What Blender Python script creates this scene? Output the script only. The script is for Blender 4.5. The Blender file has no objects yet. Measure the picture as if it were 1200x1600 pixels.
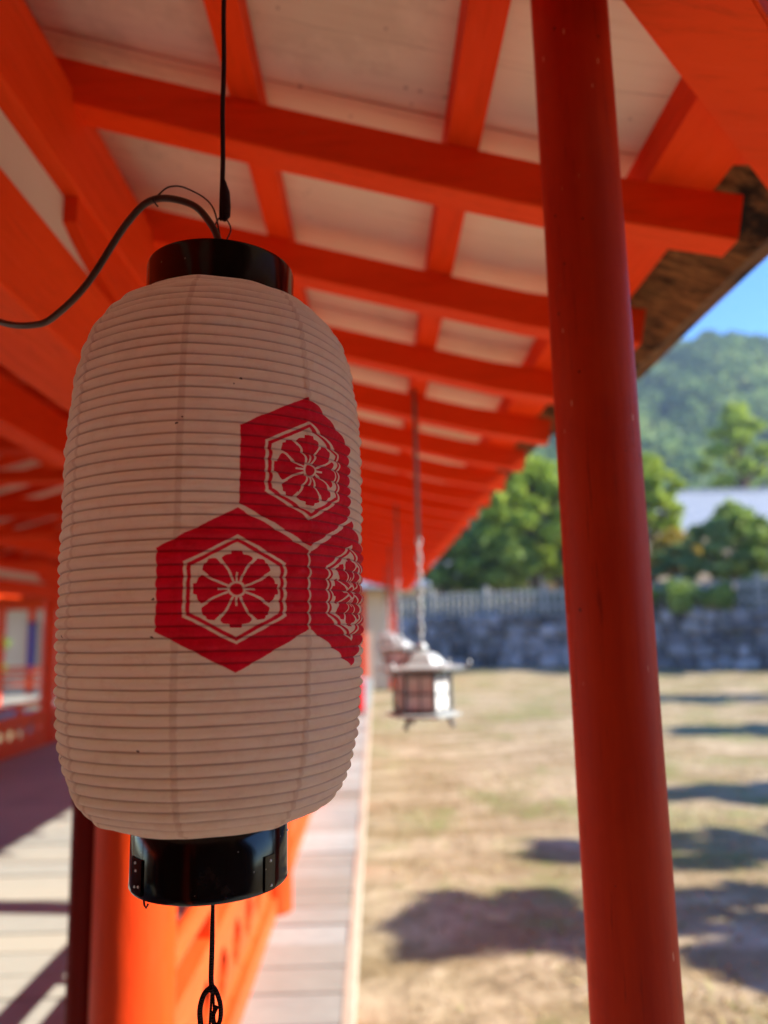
import bpy, bmesh, math, random
import numpy as np
from mathutils import Vector, Matrix
R = math.radians
PI = math.pi
random.seed(7)
rng = np.random.default_rng(11)
sc = bpy.context.scene
C = sc.collection

# ------------------------------------------------------------------ camera
cd = bpy.data.cameras.new('camera')
cam = bpy.data.objects.new('camera', cd)
C.objects.link(cam)
cam.matrix_world = Matrix.Rotation(R(-.83), 4, 'Z') @ Matrix.Rotation(R(98.62), 4, 'X') @ Matrix.Rotation(R(-1.3), 4, 'Z')
cd.sensor_width = 36
cd.lens = 26.55
cd.clip_start = .02
cd.clip_end = 3000
cd.dof.use_dof = True
cd.dof.focus_distance = .62
cd.dof.aperture_fstop = 3.0
sc.camera = cam

# ------------------------------------------------------------------ light
SUN_EL, SUN_AZ = R(34), R(6)          # sun to the right (+X), a little behind the camera
S = Vector((math.cos(SUN_EL)*math.cos(SUN_AZ), -math.cos(SUN_EL)*math.sin(SUN_AZ), math.sin(SUN_EL)))
w = bpy.data.worlds.new('World')
sc.world = w
w.use_nodes = True
nt = w.node_tree
sky = nt.nodes.new('ShaderNodeTexSky')
sky.sky_type = 'NISHITA'
sky.sun_disc = False
sky.sun_elevation = SUN_EL
sky.sun_rotation = PI/2 + SUN_AZ
sky.air_density = 1.0
sky.dust_density = 0
sky.altitude = 1500
sky.ozone_density = 2.5
nt.nodes['Background'].inputs[1].default_value = .11
hsv = nt.nodes.new('ShaderNodeHueSaturation')
hsv.inputs['Saturation'].default_value = 1.32
hsv.inputs['Hue'].default_value = .510
nt.links.new(sky.outputs[0], hsv.inputs['Color'])
nt.links.new(hsv.outputs[0], nt.nodes['Background'].inputs[0])
ld = bpy.data.lights.new('sun', 'SUN')
ld.energy = 3.8
ld.angle = R(.5)
ld.color = (1, .93, .82)
sun = bpy.data.objects.new('sun', ld)
C.objects.link(sun)
sun.rotation_euler = (-S).to_track_quat('-Z', 'Y').to_euler()
sun.location = (20, -6, 20)
sc.view_settings.view_transform = 'Standard'
sc.view_settings.look = 'None'
sc.view_settings.exposure = 1.85
sc.view_settings.gamma = 1
sc.render.engine = 'CYCLES'
sc.cycles.max_bounces = 14
sc.cycles.diffuse_bounces = 11
sc.cycles.glossy_bounces = 4
sc.cycles.transmission_bounces = 8
sc.cycles.volume_bounces = 0
sc.render.resolution_x = 768
sc.render.resolution_y = 1024

# ------------------------------------------------------------------ node helpers
class N:
    """tiny wrapper for building node maths"""
    def __init__(s, name):
        s.m = bpy.data.materials.new(name)
        s.m.use_nodes = True
        s.t = s.m.node_tree
        s.b = s.t.nodes['Principled BSDF']
        s.o = s.t.nodes['Material Output']
    def n(s, t, **k):
        x = s.t.nodes.new(t)
        for a, v in k.items():
            setattr(x, a, v)
        return x
    def set(s, sock, v):
        if isinstance(v, bpy.types.NodeSocket):
            s.t.links.new(v, sock)
        else:
            if isinstance(v, tuple) and len(v) == 3 and sock.type == 'RGBA':
                v = (*v, 1)
            sock.default_value = v
    def math(s, op, a, b=0., c=None, clamp=False):
        x = s.n('ShaderNodeMath', operation=op, use_clamp=clamp)
        s.set(x.inputs[0], a)
        s.set(x.inputs[1], b)
        if c is not None:
            s.set(x.inputs[2], c)
        return x.outputs[0]
    def mix(s, f, a, b, blend='MIX'):
        x = s.n('ShaderNodeMix', data_type='RGBA', blend_type=blend)
        s.set(x.inputs[0], f)
        s.set(x.inputs[6], a)
        s.set(x.inputs[7], b)
        return x.outputs[2]
    def coord(s, kind='Object', scale=(1, 1, 1), loc=(0, 0, 0), rot=(0, 0, 0)):
        tc = s.n('ShaderNodeTexCoord')
        mp = s.n('ShaderNodeMapping')
        mp.inputs['Scale'].default_value = scale
        mp.inputs['Location'].default_value = loc
        mp.inputs['Rotation'].default_value = rot
        s.t.links.new(tc.outputs[kind], mp.inputs[0])
        return mp.outputs[0]
    def noise(s, vec, scale, detail=4., rough=.55, col=False, dist=0.):
        x = s.n('ShaderNodeTexNoise')
        if vec is not None:
            s.t.links.new(vec, x.inputs['Vector'])
        x.inputs['Scale'].default_value = scale
        x.inputs['Detail'].default_value = detail
        x.inputs['Roughness'].default_value = rough
        x.inputs['Distortion'].default_value = dist
        return x.outputs[1 if col else 0]
    def ramp(s, f, stops, interp='LINEAR'):
        x = s.n('ShaderNodeValToRGB')
        x.color_ramp.interpolation = interp
        e = x.color_ramp.elements
        while len(e) < len(stops):
            e.new(.5)
        for i, (p, c) in enumerate(stops):
            e[i].position = p
            e[i].color = (*c, 1) if isinstance(c, tuple) else (c, c, c, 1)
        s.set(x.inputs[0], f)
        return x.outputs[0]
    def step(s, v, lo, hi):
        x = s.n('ShaderNodeMapRange', clamp=True)
        s.set(x.inputs[0], v)
        s.set(x.inputs[1], lo)
        s.set(x.inputs[2], hi)
        return x.outputs[0]
    def bump(s, h, strength=.3, dist=.01, prev=None):
        x = s.n('ShaderNodeBump')
        x.inputs['Strength'].default_value = strength
        x.inputs['Distance'].default_value = dist
        s.set(x.inputs['Height'], h)
        if prev is not None:
            s.t.links.new(prev, x.inputs['Normal'])
        s.t.links.new(x.outputs[0], s.b.inputs['Normal'])
        return x.outputs[0]
    def out(s, col=None, rough=None, spec=None, metal=None):
        if col is not None: s.set(s.b.inputs['Base Color'], col)
        if rough is not None: s.set(s.b.inputs['Roughness'], rough)
        if spec is not None: s.set(s.b.inputs['Specular IOR Level'], spec)
        if metal is not None: s.set(s.b.inputs['Metallic'], metal)
        return s.m

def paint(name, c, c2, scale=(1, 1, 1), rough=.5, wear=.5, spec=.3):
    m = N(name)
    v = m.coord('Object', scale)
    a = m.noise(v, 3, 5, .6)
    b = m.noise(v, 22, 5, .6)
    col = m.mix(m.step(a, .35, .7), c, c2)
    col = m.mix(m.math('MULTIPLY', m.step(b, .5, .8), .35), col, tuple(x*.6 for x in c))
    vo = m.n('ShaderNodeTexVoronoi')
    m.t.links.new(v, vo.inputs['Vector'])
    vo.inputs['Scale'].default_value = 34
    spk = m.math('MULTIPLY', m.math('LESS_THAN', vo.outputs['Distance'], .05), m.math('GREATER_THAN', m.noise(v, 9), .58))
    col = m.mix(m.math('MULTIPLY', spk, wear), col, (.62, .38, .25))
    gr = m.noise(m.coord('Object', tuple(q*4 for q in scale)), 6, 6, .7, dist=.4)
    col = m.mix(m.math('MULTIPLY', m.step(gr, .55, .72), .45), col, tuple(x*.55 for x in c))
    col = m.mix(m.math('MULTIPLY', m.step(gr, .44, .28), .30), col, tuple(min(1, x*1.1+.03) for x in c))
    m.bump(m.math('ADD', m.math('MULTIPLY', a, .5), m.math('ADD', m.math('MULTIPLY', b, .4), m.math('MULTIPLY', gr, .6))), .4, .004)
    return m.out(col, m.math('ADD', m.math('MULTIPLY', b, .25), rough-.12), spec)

V1, V2 = (.90, .068, .004), (.82, .052, .003)
M = {}
M['verm_x'] = paint('vermilion_paint_across', V1, V2, (.25, 2, 2), .62, .4, .15)
M['verm_y'] = paint('vermilion_paint_along', V1, V2, (2, .25, 2), .62, .4, .15)
M['verm_z'] = paint('vermilion_paint_upright', V1, (.80, .05, .006), (2.5, 2.5, .3), .5, .6, .25)
M['rail'] = paint('vermilion_paint_railing', (.84, .10, .015), (.78, .07, .01), (2, .4, 2))

# ---- support pole paint: streaked, scratched lacquer
m = N('lacquered_pole_paint')
v = m.coord('Object', (9, 9, .7))
a = m.noise(v, 4, 6, .65)
v2 = m.coord('Object', (60, 60, 5))
b = m.noise(v2, 2.2, 3, .5)
v3 = m.coord('Object', (1, 1, 1))
c = m.noise(v3, 7, 5, .6)
fine = m.noise(v3, 140, 4, .6)
col = m.mix(m.step(a, .35, .68), (.62, .034, .003), (.48, .021, .003))
col = m.mix(m.math('MULTIPLY', m.step(c, .45, .7), .35), col, (.70, .05, .006))
vo = m.n('ShaderNodeTexVoronoi')
m.t.links.new(m.coord('Object', (70, 70, 16)), vo.inputs['Vector'])
vo.inputs['Scale'].default_value = 1
scr = m.math('MULTIPLY', m.math('LESS_THAN', vo.outputs['Distance'], .075), m.math('GREATER_THAN', b, .50))
col = m.mix(m.math('MULTIPLY', scr, .8), col, (.85, .36, .22))
vo2 = m.n('ShaderNodeTexVoronoi')
m.t.links.new(m.coord('Object', (30, 30, 24), loc=(3, 1, 2)), vo2.inputs['Vector'])
vo2.inputs['Scale'].default_value = 1
drk = m.math('LESS_THAN', vo2.outputs['Distance'], .055)
col = m.mix(m.math('MULTIPLY', drk, .8), col, (.07, .01, .006))
m.bump(m.math('ADD', m.math('MULTIPLY', a, .7), m.math('MULTIPLY', fine, .15)), .35, .003)
crk = m.noise(m.coord('Object', (55, 55, 2.2), (2, 5, 1)), 2.0, 7, .7, dist=.3)
col = m.mix(m.math('MULTIPLY', m.step(crk, .60, .66), .55), col, (.22, .012, .004))
M['pole'] = m.out(col, m.math('ADD', m.math('MULTIPLY', fine, .2), .45), .18)

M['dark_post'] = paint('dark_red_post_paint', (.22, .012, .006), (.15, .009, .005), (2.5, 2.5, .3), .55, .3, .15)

# ---- painted ceiling boards (off-white gofun paint)
m = N('whitewashed_board')
v = m.coord('Object', (1, 1, 1))
a = m.noise(v, 3.5, 5, .6)
g = m.noise(m.coord('Object', (1.5, 22, 3)), 3, 5, .6)
f2 = m.noise(v, 60, 3, .6)
col = m.mix(m.step(a, .3, .75), (.86, .72, .56), (.80, .65, .49))
col = m.mix(m.math('MULTIPLY', m.step(g, .5, .75), .35), col, (.60, .44, .32))
vo = m.n('ShaderNodeTexVoronoi')
m.t.links.new(v, vo.inputs['Vector'])
vo.inputs['Scale'].default_value = 26
st = m.math('MULTIPLY', m.math('LESS_THAN', vo.outputs['Distance'], .11), m.math('GREATER_THAN', a, .52))
col = m.mix(m.math('MULTIPLY', st, .5), col, (.25, .15, .11))
spy = m.n('ShaderNodeSeparateXYZ')
m.t.links.new(m.coord('Object'), spy.inputs[0])
jy = m.math('ADD', m.math('DIVIDE', spy.outputs[1], .171), m.math('MULTIPLY', a, .16))
jn = m.math('LESS_THAN', m.math('ABSOLUTE', m.math('SUBTRACT', m.math('FRACT', jy), .5)), .008)
col = m.mix(m.math('MULTIPLY', jn, m.math('MULTIPLY', m.step(m.noise(v, 5), .4, .6), .6)), col, (.28, .17, .11))
wat = m.noise(m.coord('Object', (1, 1, 1), (3, 8, 1)), 2.2, 6, .7)
col = m.mix(m.math('MULTIPLY', m.step(wat, .54, .62), .28), col, (.45, .32, .22))
m.bump(m.math('ADD', g, m.math('MULTIPLY', f2, .3)), .3, .004)
M['board'] = m.out(col, .85, .2)
m = N('white_plaster')
v = m.coord('Object')
a = m.noise(v, 2.5, 5, .6)
m.bump(m.noise(v, 40, 3), .2, .004)
M['plaster'] = m.out(m.mix(a, (.82, .74, .64), (.72, .62, .52)), .9, .15)
m = N('pale_far_plaster')
v = m.coord('Object')
M['far_plaster'] = m.out(m.mix(m.noise(v, .8, 5), (.80, .62, .42), (.58, .44, .29)), .9, .15)

# ---- weathered planks; random shade per plank through a face attribute
def planks(name, c1, c2, c3, sc_=(2, 14, 6)):
    m = N(name)
    at = m.n('ShaderNodeAttribute', attribute_name='shade')
    v = m.coord('Object', sc_)
    vv = m.n('ShaderNodeVectorMath', operation='ADD')
    m.t.links.new(v, vv.inputs[0])
    m.t.links.new(at.outputs['Color'], vv.inputs[1])
    g = m.noise(v, 4, 6, .65)
    bl = m.noise(m.coord('Object'), 1.6, 4, .6)
    col = m.mix(m.step(g, .3, .7), c1, c2)
    col = m.mix(m.math('MULTIPLY', at.outputs['Fac'], .7), col, c3)
    col = m.mix(m.math('MULTIPLY', m.step(bl, .5, .75), .4), col, tuple(x*.6 for x in c2))
    m.bump(g, .5, .004)
    return m.out(col, .7, .3)
M['deck'] = planks('bleached_deck_planks', (.41, .50, .48), (.27, .31, .30), (.18, .16, .11))
M['floor'] = planks('grey_floor_planks', (.41, .42, .37), (.29, .29, .26), (.46, .43, .34))
M['old_wood'] = planks('dark_old_boards', (.09, .055, .035), (.05, .03, .02), (.11, .07, .045), (8, 8, 2))
M['edge'] = planks('pale_edge_beam', (.48, .43, .33), (.36, .31, .23), (.52, .46, .35), (14, 2, 6))

# ---- cypress bark under the eave edge
m = N('cypress_bark')
v = m.coord('Object', (3, 14, 10))
a = m.noise(v, 3, 7, .7, dist=.6)
b = m.noise(m.coord('Object'), 6, 5, .6)
col = m.ramp(a, [(.25, (.030, .014, .007)), (.5, (.20, .09, .032)), (.72, (.46, .22, .08))])
col = m.mix(m.step(b, .50, .60), col, (.018, .010, .008))
m.bump(a, .9, .02)
M['bark'] = m.out(col, .9, .15)
# ---- black lacquer
m = N('black_lacquer')
v = m.coord('Object')
a = m.noise(v, 45, 5, .6)
m.bump(m.noise(m.coord('Object', (1, 1, 1)), 18, 3), .12, .002)
col = m.mix(m.step(a, .62, .8), (.008, .004, .004), (.03, .018, .015))
vo = m.n('ShaderNodeTexVoronoi')
m.t.links.new(m.coord('Object', (1, 1, 1)), vo.inputs['Vector'])
vo.inputs['Scale'].default_value = 130
dst = m.math('MULTIPLY', m.math('LESS_THAN', vo.outputs['Distance'], .09), m.math('GREATER_THAN', m.noise(m.coord('Object'), 30), .56))
col = m.mix(m.math('MULTIPLY', dst, .6), col, (.30, .24, .22))
M['lacquer'] = m.out(col, m.math('ADD', m.math('MULTIPLY', a, .18), .05), .35)
m = N('dark_metal')
M['iron'] = m.out((.03, .022, .02), .45, .5, .6)
m = N('brown_cord')
wv = m.n('ShaderNodeTexWave', wave_type='BANDS', bands_direction='Z')
m.t.links.new(m.coord('Object', (1, 1, 1)), wv.inputs['Vector'])
wv.inputs['Scale'].default_value = 160
wv.inputs['Distortion'].default_value = 3
m.bump(wv.outputs[1], .8, .001)
M['cord'] = m.out(m.mix(wv.outputs[1], (.012, .005, .004), (.055, .014, .011)), .8, .2)
m = N('cable_sheath')
M['cable'] = m.out(m.mix(m.noise(m.coord('Object'), 30), (.06, .030, .018), (.12, .06, .036)), .45, .45)
# ---- bronze, verdigris
m = N('weathered_bronze')
v = m.coord('Object')
a = m.noise(v, 14, 5, .6)
col = m.mix(m.step(a, .35, .65), (.36, .38, .38), (.52, .55, .55))
m.bump(a, .3, .004)
M['bronze'] = m.out(col, .5, .5, .35)
m = N('bronze_dark')
M['bronze_dark'] = m.out(m.mix(m.noise(m.coord('Object'), 12), (.12, .12, .12), (.22, .23, .23)), .55, .4, .3)
m = N('lantern_window_paper')
M['pane'] = m.out(m.mix(m.noise(m.coord('Object'), 25), (.90, .90, .88), (.82, .80, .77)), .7, .3)

# ---- the lantern paper with its crest
def lantern_paper():
    m = N('lantern_paper')
    uv = m.n('ShaderNodeUVMap', uv_map='wrap')
    sp = m.n('ShaderNodeSeparateXYZ')
    m.t.links.new(uv.outputs[0], sp.inputs[0])
    wob = m.noise(m.coord('Object'), 75, 4, .65)
    wob2 = m.noise(m.coord('Object', (1, 1, 1), (4, 2, 1)), 75, 4, .65)
    phi = m.math('ADD', m.math('MULTIPLY', sp.outputs[0], 6.0), m.math('MULTIPLY', m.math('SUBTRACT', wob, .5), .020))
    phi = m.math('SUBTRACT', phi, 3.0)
    z = m.math('SUBTRACT', sp.outputs[1], .5)
    z = m.math('ADD', z, m.math('MULTIPLY', m.math('SUBTRACT', wob2, .5), .0018))
    uv2 = m.n('ShaderNodeUVMap', uv_map='ribs')
    sp2 = m.n('ShaderNodeSeparateXYZ')
    m.t.links.new(uv2.outputs[0], sp2.inputs[0])
    A = m.math
    UX, UZ = R(30), .0602
    cs = [(R(6.6), .0295), (R(32.6), .1220), (R(58.6), .0295)]
    ds = []
    for (cx, cz) in cs:
        x = A('DIVIDE', A('SUBTRACT', phi, cx), UX)
        y = A('DIVIDE', A('SUBTRACT', z, cz), UZ)
        ax, ay = A('ABSOLUTE', x), A('ABSOLUTE', y)
        d = A('MAXIMUM', A('MULTIPLY', ax, 1/.866), A('ADD', A('MULTIPLY', ax, .5/.866), ay))
        ds.append((x, y, d))
    s01 = A('LESS_THAN', ds[1][2], ds[0][2])
    def sel(f, a, b):    # f ? b : a
        return A('ADD', A('MULTIPLY', a, A('SUBTRACT', 1., f)), A('MULTIPLY', b, f))
    x = sel(s01, ds[0][0], ds[1][0]); y = sel(s01, ds[0][1], ds[1][1]); d = sel(s01, ds[0][2], ds[1][2])
    s2 = A('LESS_THAN', ds[2][2], d)
    x = sel(s2, x, ds[2][0]); y = sel(s2, y, ds[2][1]); d = sel(s2, d, ds[2][2])
    aa = .006
    inside = A('SUBTRACT', 1., m.step(d, .985-aa, .985+aa))
    def band(v, lo, hi, e=aa):
        return A('MULTIPLY', m.step(v, lo-e, lo+e), A('SUBTRACT', 1., m.step(v, hi-e, hi+e)))
    white_line = band(d, .612, .652)
    field = A('SUBTRACT', 1., m.step(d, .562-aa, .562+aa))
    # the flower, folded into one eighth of a turn
    fx, fy = A('ABSOLUTE', x), A('ABSOLUTE', y)
    hi_, lo_ = A('MAXIMUM', fx, fy), A('MINIMUM', fx, fy)
    r = A('POWER', A('ADD', A('MULTIPLY', fx, fx), A('MULTIPLY', fy, fy)), .5)
    t = A('DIVIDE', A('ARCTAN2', lo_, hi_), PI/4)            # 0 on an axis, 1 on a diagonal
    rmax = m.ramp(t, [(0, .462), (.17, .462), (.21, .425), (.42, .428), (.54, .41), (.60, .355), (.66, .34), (.70, .43), (.90, .47), (1., .455)])
    petals = A('LESS_THAN', r, rmax)
    # dividing line, bowed outwards
    tl = m.ramp(r, [(0, .50), (.16, .50), (.28, .53), (.42, .63), (.6, .68)])
    dl = A('MULTIPLY', A('ABSOLUTE', A('SUBTRACT', t, tl)), A('MULTIPLY', r, PI/4))
    line = A('MULTIPLY', A('LESS_THAN', dl, .0135), A('GREATER_THAN', r, .10))
    ring = band(r, .070, .098)
    tick = A('MULTIPLY', A('LESS_THAN', lo_, .012), A('MULTIPLY', A('GREATER_THAN', r, .095), A('LESS_THAN', r, .20)))
    cut = A('MAXIMUM', line, A('MAXIMUM', ring, tick))
    flower = A('MULTIPLY', petals, A('SUBTRACT', 1., cut))
    white = A('MAXIMUM', white_line, A('MULTIPLY', field, A('SUBTRACT', 1., flower)))
    red = A('MULTIPLY', inside, A('SUBTRACT', 1., white))
    # the paper: lined by ribs, double at the gore seams, fibres, specks
    ph = A('FRACT', sp2.outputs[1])
    e = A('MINIMUM', ph, A('SUBTRACT', 1., ph))
    rib = A('SUBTRACT', 1., m.step(e, .03, .125))
    gore = A('FRACT', A('ADD', sp2.outputs[0], 0.))
    ge = A('MINIMUM', gore, A('SUBTRACT', 1., gore))
    seam = A('SUBTRACT', 1., m.step(A('ADD', ge, A('MULTIPLY', A('SUBTRACT', wob, .5), .02)), .018, .032))
    fib = m.noise(m.coord('Object', (1, 1, 1)), 60, 6, .7)
    fib2 = m.noise(m.coord('Object', (1, 1, 3)), 240, 4, .6)
    big = m.noise(m.coord('Object'), 9, 3, .5)
    col = m.mix(m.step(big, .3, .7), (.99, .91, .83), (.97, .88, .80))
    col = m.mix(m.math('MULTIPLY', m.step(fib, .5, .72), .35), col, (.80, .62, .52))
    col = m.mix(A('MULTIPLY', seam, .26), col, (.52, .30, .20))
    redc = m.mix(m.step(fib, .4, .7), (.86, .010, .050), (.66, .005, .026))
    col = m.mix(red, col, redc)
    col = m.mix(A('MULTIPLY', rib, .54), col, m.mix(red, (.42, .22, .15), (.28, .003, .012)))
    vo = m.n('ShaderNodeTexVoronoi')
    m.t.links.new(m.coord('Object'), vo.inputs['Vector'])
    vo.inputs['Scale'].default_value = 55
    spk = A('MULTIPLY', A('LESS_THAN', vo.outputs['Distance'], .075), A('GREATER_THAN', m.noise(m.coord('Object', (1, 1, 1), (7, 7, 7)), 20), .60))
    col = m.mix(A('MULTIPLY', spk, .85), col, (.06, .02, .015))
    # vertical little creases of pasted paper between the ribs
    cre = m.noise(m.coord('Object', (1, 1, .35)), 110, 3, .6)
    h = A('ADD', A('MULTIPLY', fib, .5), A('ADD', A('MULTIPLY', fib2, .2), A('MULTIPLY', cre, .8)))
    h = A('ADD', h, A('MULTIPLY', seam, .35))
    h = A('ADD', h, A('MULTIPLY', m.noise(m.coord('Object', (1, 1, 1.6), (3, 3, 3)), 30, 5, .6, dist=.8), 1.4))
    m.bump(h, 1., .0030)
    m.out(col, .46, .4)
    tr = m.n('ShaderNodeBsdfTranslucent')
    m.set(tr.inputs[0], m.mix(1., col, (1, .92, .80), 'MULTIPLY'))
    mx = m.n('ShaderNodeMixShader')
    m.set(mx.inputs[0], A('ADD', .48, A('MULTIPLY', A('SUBTRACT', 1., rib), .28)))
    m.t.links.new(m.b.outputs[0], mx.inputs[1])
    m.t.links.new(tr.outputs[0], mx.inputs[2])
    m.t.links.new(mx.outputs[0], m.o.inputs[0])
    return m.m
M['paper'] = lantern_paper()

# ---- ground and far things
m = N('dry_sandy_turf')
v = m.coord('Object')
a = m.noise(v, .55, 6, .62)
b = m.noise(v, 5, 6, .7)
g = m.noise(m.coord('Object', (1, 1, 1), (9, 3, 0)), .8, 5, .65)
st = m.noise(m.coord('Object', (.5, 1.6, 1)), 1.3, 5, .6)
col = m.ramp(b, [(.28, (.14, .098, .052)), (.5, (.36, .275, .16)), (.72, (.56, .44, .29))])
col = m.mix(m.math('MULTIPLY', m.step(a, .42, .62), .6), col, (.52, .40, .27))
col = m.mix(m.math('MULTIPLY', m.step(st, .45, .56), .75), col, (.24, .17, .085))
col = m.mix(m.math('MULTIPLY', m.step(g, .49, .60), m.math('MULTIPLY', m.step(b, .38, .56), .75)), col, (.16, .19, .05))
m.bump(b, .8, .05)
M['ground'] = m.out(col, .95, .1)
m = N('fieldstone')
at = m.n('ShaderNodeAttribute', attribute_name='shade')
v = m.coord('Object')
col = m.mix(at.outputs['Fac'], (.05, .05, .06), (.36, .36, .40))
col = m.mix(m.math('MULTIPLY', m.step(m.noise(v, 3, 5), .45, .7), .5), col, (.11, .12, .08))
m.bump(m.noise(v, 8, 5), .6, .05)
M['stone'] = m.out(col, .9, .2)
m = N('pale_granite')
M['granite'] = m.out(m.mix(m.noise(m.coord('Object'), 5, 5), (.36, .36, .34), (.22, .22, .21)), .85, .2)
m = N('grey_roof_tile')
v = m.coord('Object')
wv = m.n('ShaderNodeTexWave', wave_type='BANDS', bands_direction='X')
m.t.links.new(v, wv.inputs['Vector'])
wv.inputs['Scale'].default_value = 1.2
m.bump(wv.outputs[1], .7, .08)
M['tile'] = m.out(m.mix(m.noise(v, .9, 5), (.20, .22, .25), (.33, .35, .39)), .6, .4)
m = N('dark_window')
M['dark'] = m.out((.03, .028, .03), .3, .5)
m = N('indigo_cloth')
M['indigo'] = m.out(m.mix(m.noise(m.coord('Object'), 6), (.035, .045, .20), (.05, .06, .26)), .85, .2)
m = N('red_enamel')
M['red'] = m.out(m.mix(m.noise(m.coord('Object'), 6), (.70, .02, .02), (.6, .015, .02)), .4, .4)
m = N('tree_bark')
v = m.coord('Object', (3, 3, .8))
a = m.noise(v, 4, 5)
m.bump(a, .7, .03)
M['trunk'] = m.out(m.mix(a, (.05, .035, .025), (.16, .11, .08)), .9, .1)
def leafmat(name, c1, c2, c3):
    m = N(name)
    at = m.n('ShaderNodeAttribute', attribute_name='shade')
    col = m.ramp(at.outputs['Fac'], [(0, c1), (.5, c2), (1, c3)])
    m.out(col, .6, .25)
    tr = m.n('ShaderNodeBsdfTranslucent')
    m.set(tr.inputs[0], col)
    mx = m.n('ShaderNodeMixShader')
    mx.inputs[0].default_value = .42
    m.t.links.new(m.b.outputs[0], mx.inputs[1])
    m.t.links.new(tr.outputs[0], mx.inputs[2])
    m.t.links.new(mx.outputs[0], m.o.inputs[0])
    return m.m
M['leaf_dark'] = leafmat('dark_evergreen_leaves', (.03, .06, .02), (.07, .13, .04), (.16, .24, .07))
M['leaf_mid'] = leafmat('mid_green_leaves', (.09, .16, .03), (.24, .34, .07), (.44, .52, .14))
M['leaf_lime'] = leafmat('yellow_green_leaves', (.16, .25, .03), (.32, .42, .05), (.50, .55, .09))
M['leaf_gold'] = leafmat('golden_leaves', (.25, .18, .02), (.45, .32, .04), (.60, .42, .07))
M['leaf_pine'] = leafmat('pine_needles', (.07, .13, .045), (.18, .28, .10), (.34, .43, .18))
M['leaf_hill'] = leafmat('hill_forest_leaves', (.02, .05, .018), (.13, .22, .06), (.42, .50, .14))

# ------------------------------------------------------------------ object helpers
def tag(o, label=None, cat=None, group=None, kind=None):
    if label: o['label'] = label
    if cat: o['category'] = cat
    if group: o['group'] = group
    if kind: o['kind'] = kind
    return o
def empty(name, loc, label, cat, group=None, rz=0):
    o = bpy.data.objects.new(name, None)
    C.objects.link(o)
    o.location = loc
    o.rotation_euler = (0, 0, rz)
    o.empty_display_size = .1
    return tag(o, label, cat, group)
def link(name, me, mat, parent=None, smooth=None):
    o = bpy.data.objects.new(name, me)
    C.objects.link(o)
    if mat is not None and not me.materials:
        me.materials.append(mat)
    if smooth is not None:
        me.polygons.foreach_set('use_smooth', [True]*len(me.polygons))
        if smooth < 180:
            try:
                me.set_sharp_from_angle(angle=R(smooth))
            except Exception:
                pass
    if parent is not None:
        o.parent = parent
        # meshes are given in world coordinates: undo the parent's placement
        o.matrix_parent_inverse = Matrix.Identity(4)
        pw = Matrix.Identity(4)
        p = parent
        chain = []
        while p is not None:
            chain.append(Matrix.Translation(p.location) @ p.rotation_euler.to_matrix().to_4x4())
            p = p.parent
        for mt in reversed(chain):
            pw = pw @ mt
        me.transform(pw.inverted())
    return o
class B:
    """collects boxes, tubes, lathes and swept bars in world coordinates"""
    def __init__(s): s.bm = bmesh.new()
    def box(s, x0, x1, y0, y1, z0, z1, bev=0., mtx=None):
        r = bmesh.ops.create_cube(s.bm, size=1)
        vs = r['verts']
        for v in vs:
            v.co = Vector((x0+(v.co.x+.5)*(x1-x0), y0+(v.co.y+.5)*(y1-y0), z0+(v.co.z+.5)*(z1-z0)))
            if mtx is not None: v.co = mtx @ v.co
        if bev > 0:
            es = list({e for v in vs for e in v.link_edges})
            bmesh.ops.bevel(s.bm, geom=es, offset=bev, segments=2, profile=.6, affect='EDGES')
        return s
    def ring(s, pts):
        return [s.bm.verts.new(p) for p in pts]
    def skin(s, rings, close=True, cap=True):
        for a, b in zip(rings[:-1], rings[1:]):
            n = len(a)
            for i in range(n if close else n-1):
                j = (i+1) % n
                try: s.bm.faces.new((a[i], a[j], b[j], b[i]))
                except ValueError: pass
        if cap:
            for rr in (rings[0][::-1], rings[-1]):
                try: s.bm.faces.new(rr)
                except ValueError: pass
        return s
    def tube(s, pts, rad, seg=12, cap=True):
        pts = [Vector(p) for p in pts]
        n = len(pts)
        rr = rad if isinstance(rad, (list, tuple)) else [rad]*n
        up = None
        rings = []
        for i, p in enumerate(pts):
            d = (pts[min(i+1, n-1)] - pts[max(i-1, 0)]).normalized()
            if up is None:
                up = Vector((0, 0, 1)) if abs(d.z) < .9 else Vector((0, 1, 0))
            a = (up - d*up.dot(d)).normalized()
            up = a
            b = d.cross(a)
            rings.append(s.ring([p + (a*math.cos(2*PI*k/seg) + b*math.sin(2*PI*k/seg))*rr[i] for k in range(seg)]))
        return s.skin(rings, True, cap)
    def lathe(s, c, prof, seg=48, cap=False, rot=0.):
        rings = []
        for (r_, z_) in prof:
            rings.append(s.ring([Vector((c[0]+r_*math.cos(2*PI*k/seg+rot), c[1]+r_*math.sin(2*PI*k/seg+rot), c[2]+z_)) for k in range(seg)]))
        return s.skin(rings, True, cap)
    def poly(s, pts):
        s.bm.faces.new([s.bm.verts.new(p) for p in pts])
        return s
    def build(s, name, mat, parent=None, smooth=None, shade=False):
        bmesh.ops.recalc_face_normals(s.bm, faces=s.bm.faces[:])
        me = bpy.data.meshes.new(name)
        s.bm.to_mesh(me)
        if shade:
            pass
        s.bm.free()
        return link(name, me, mat, parent, smooth)
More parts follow.
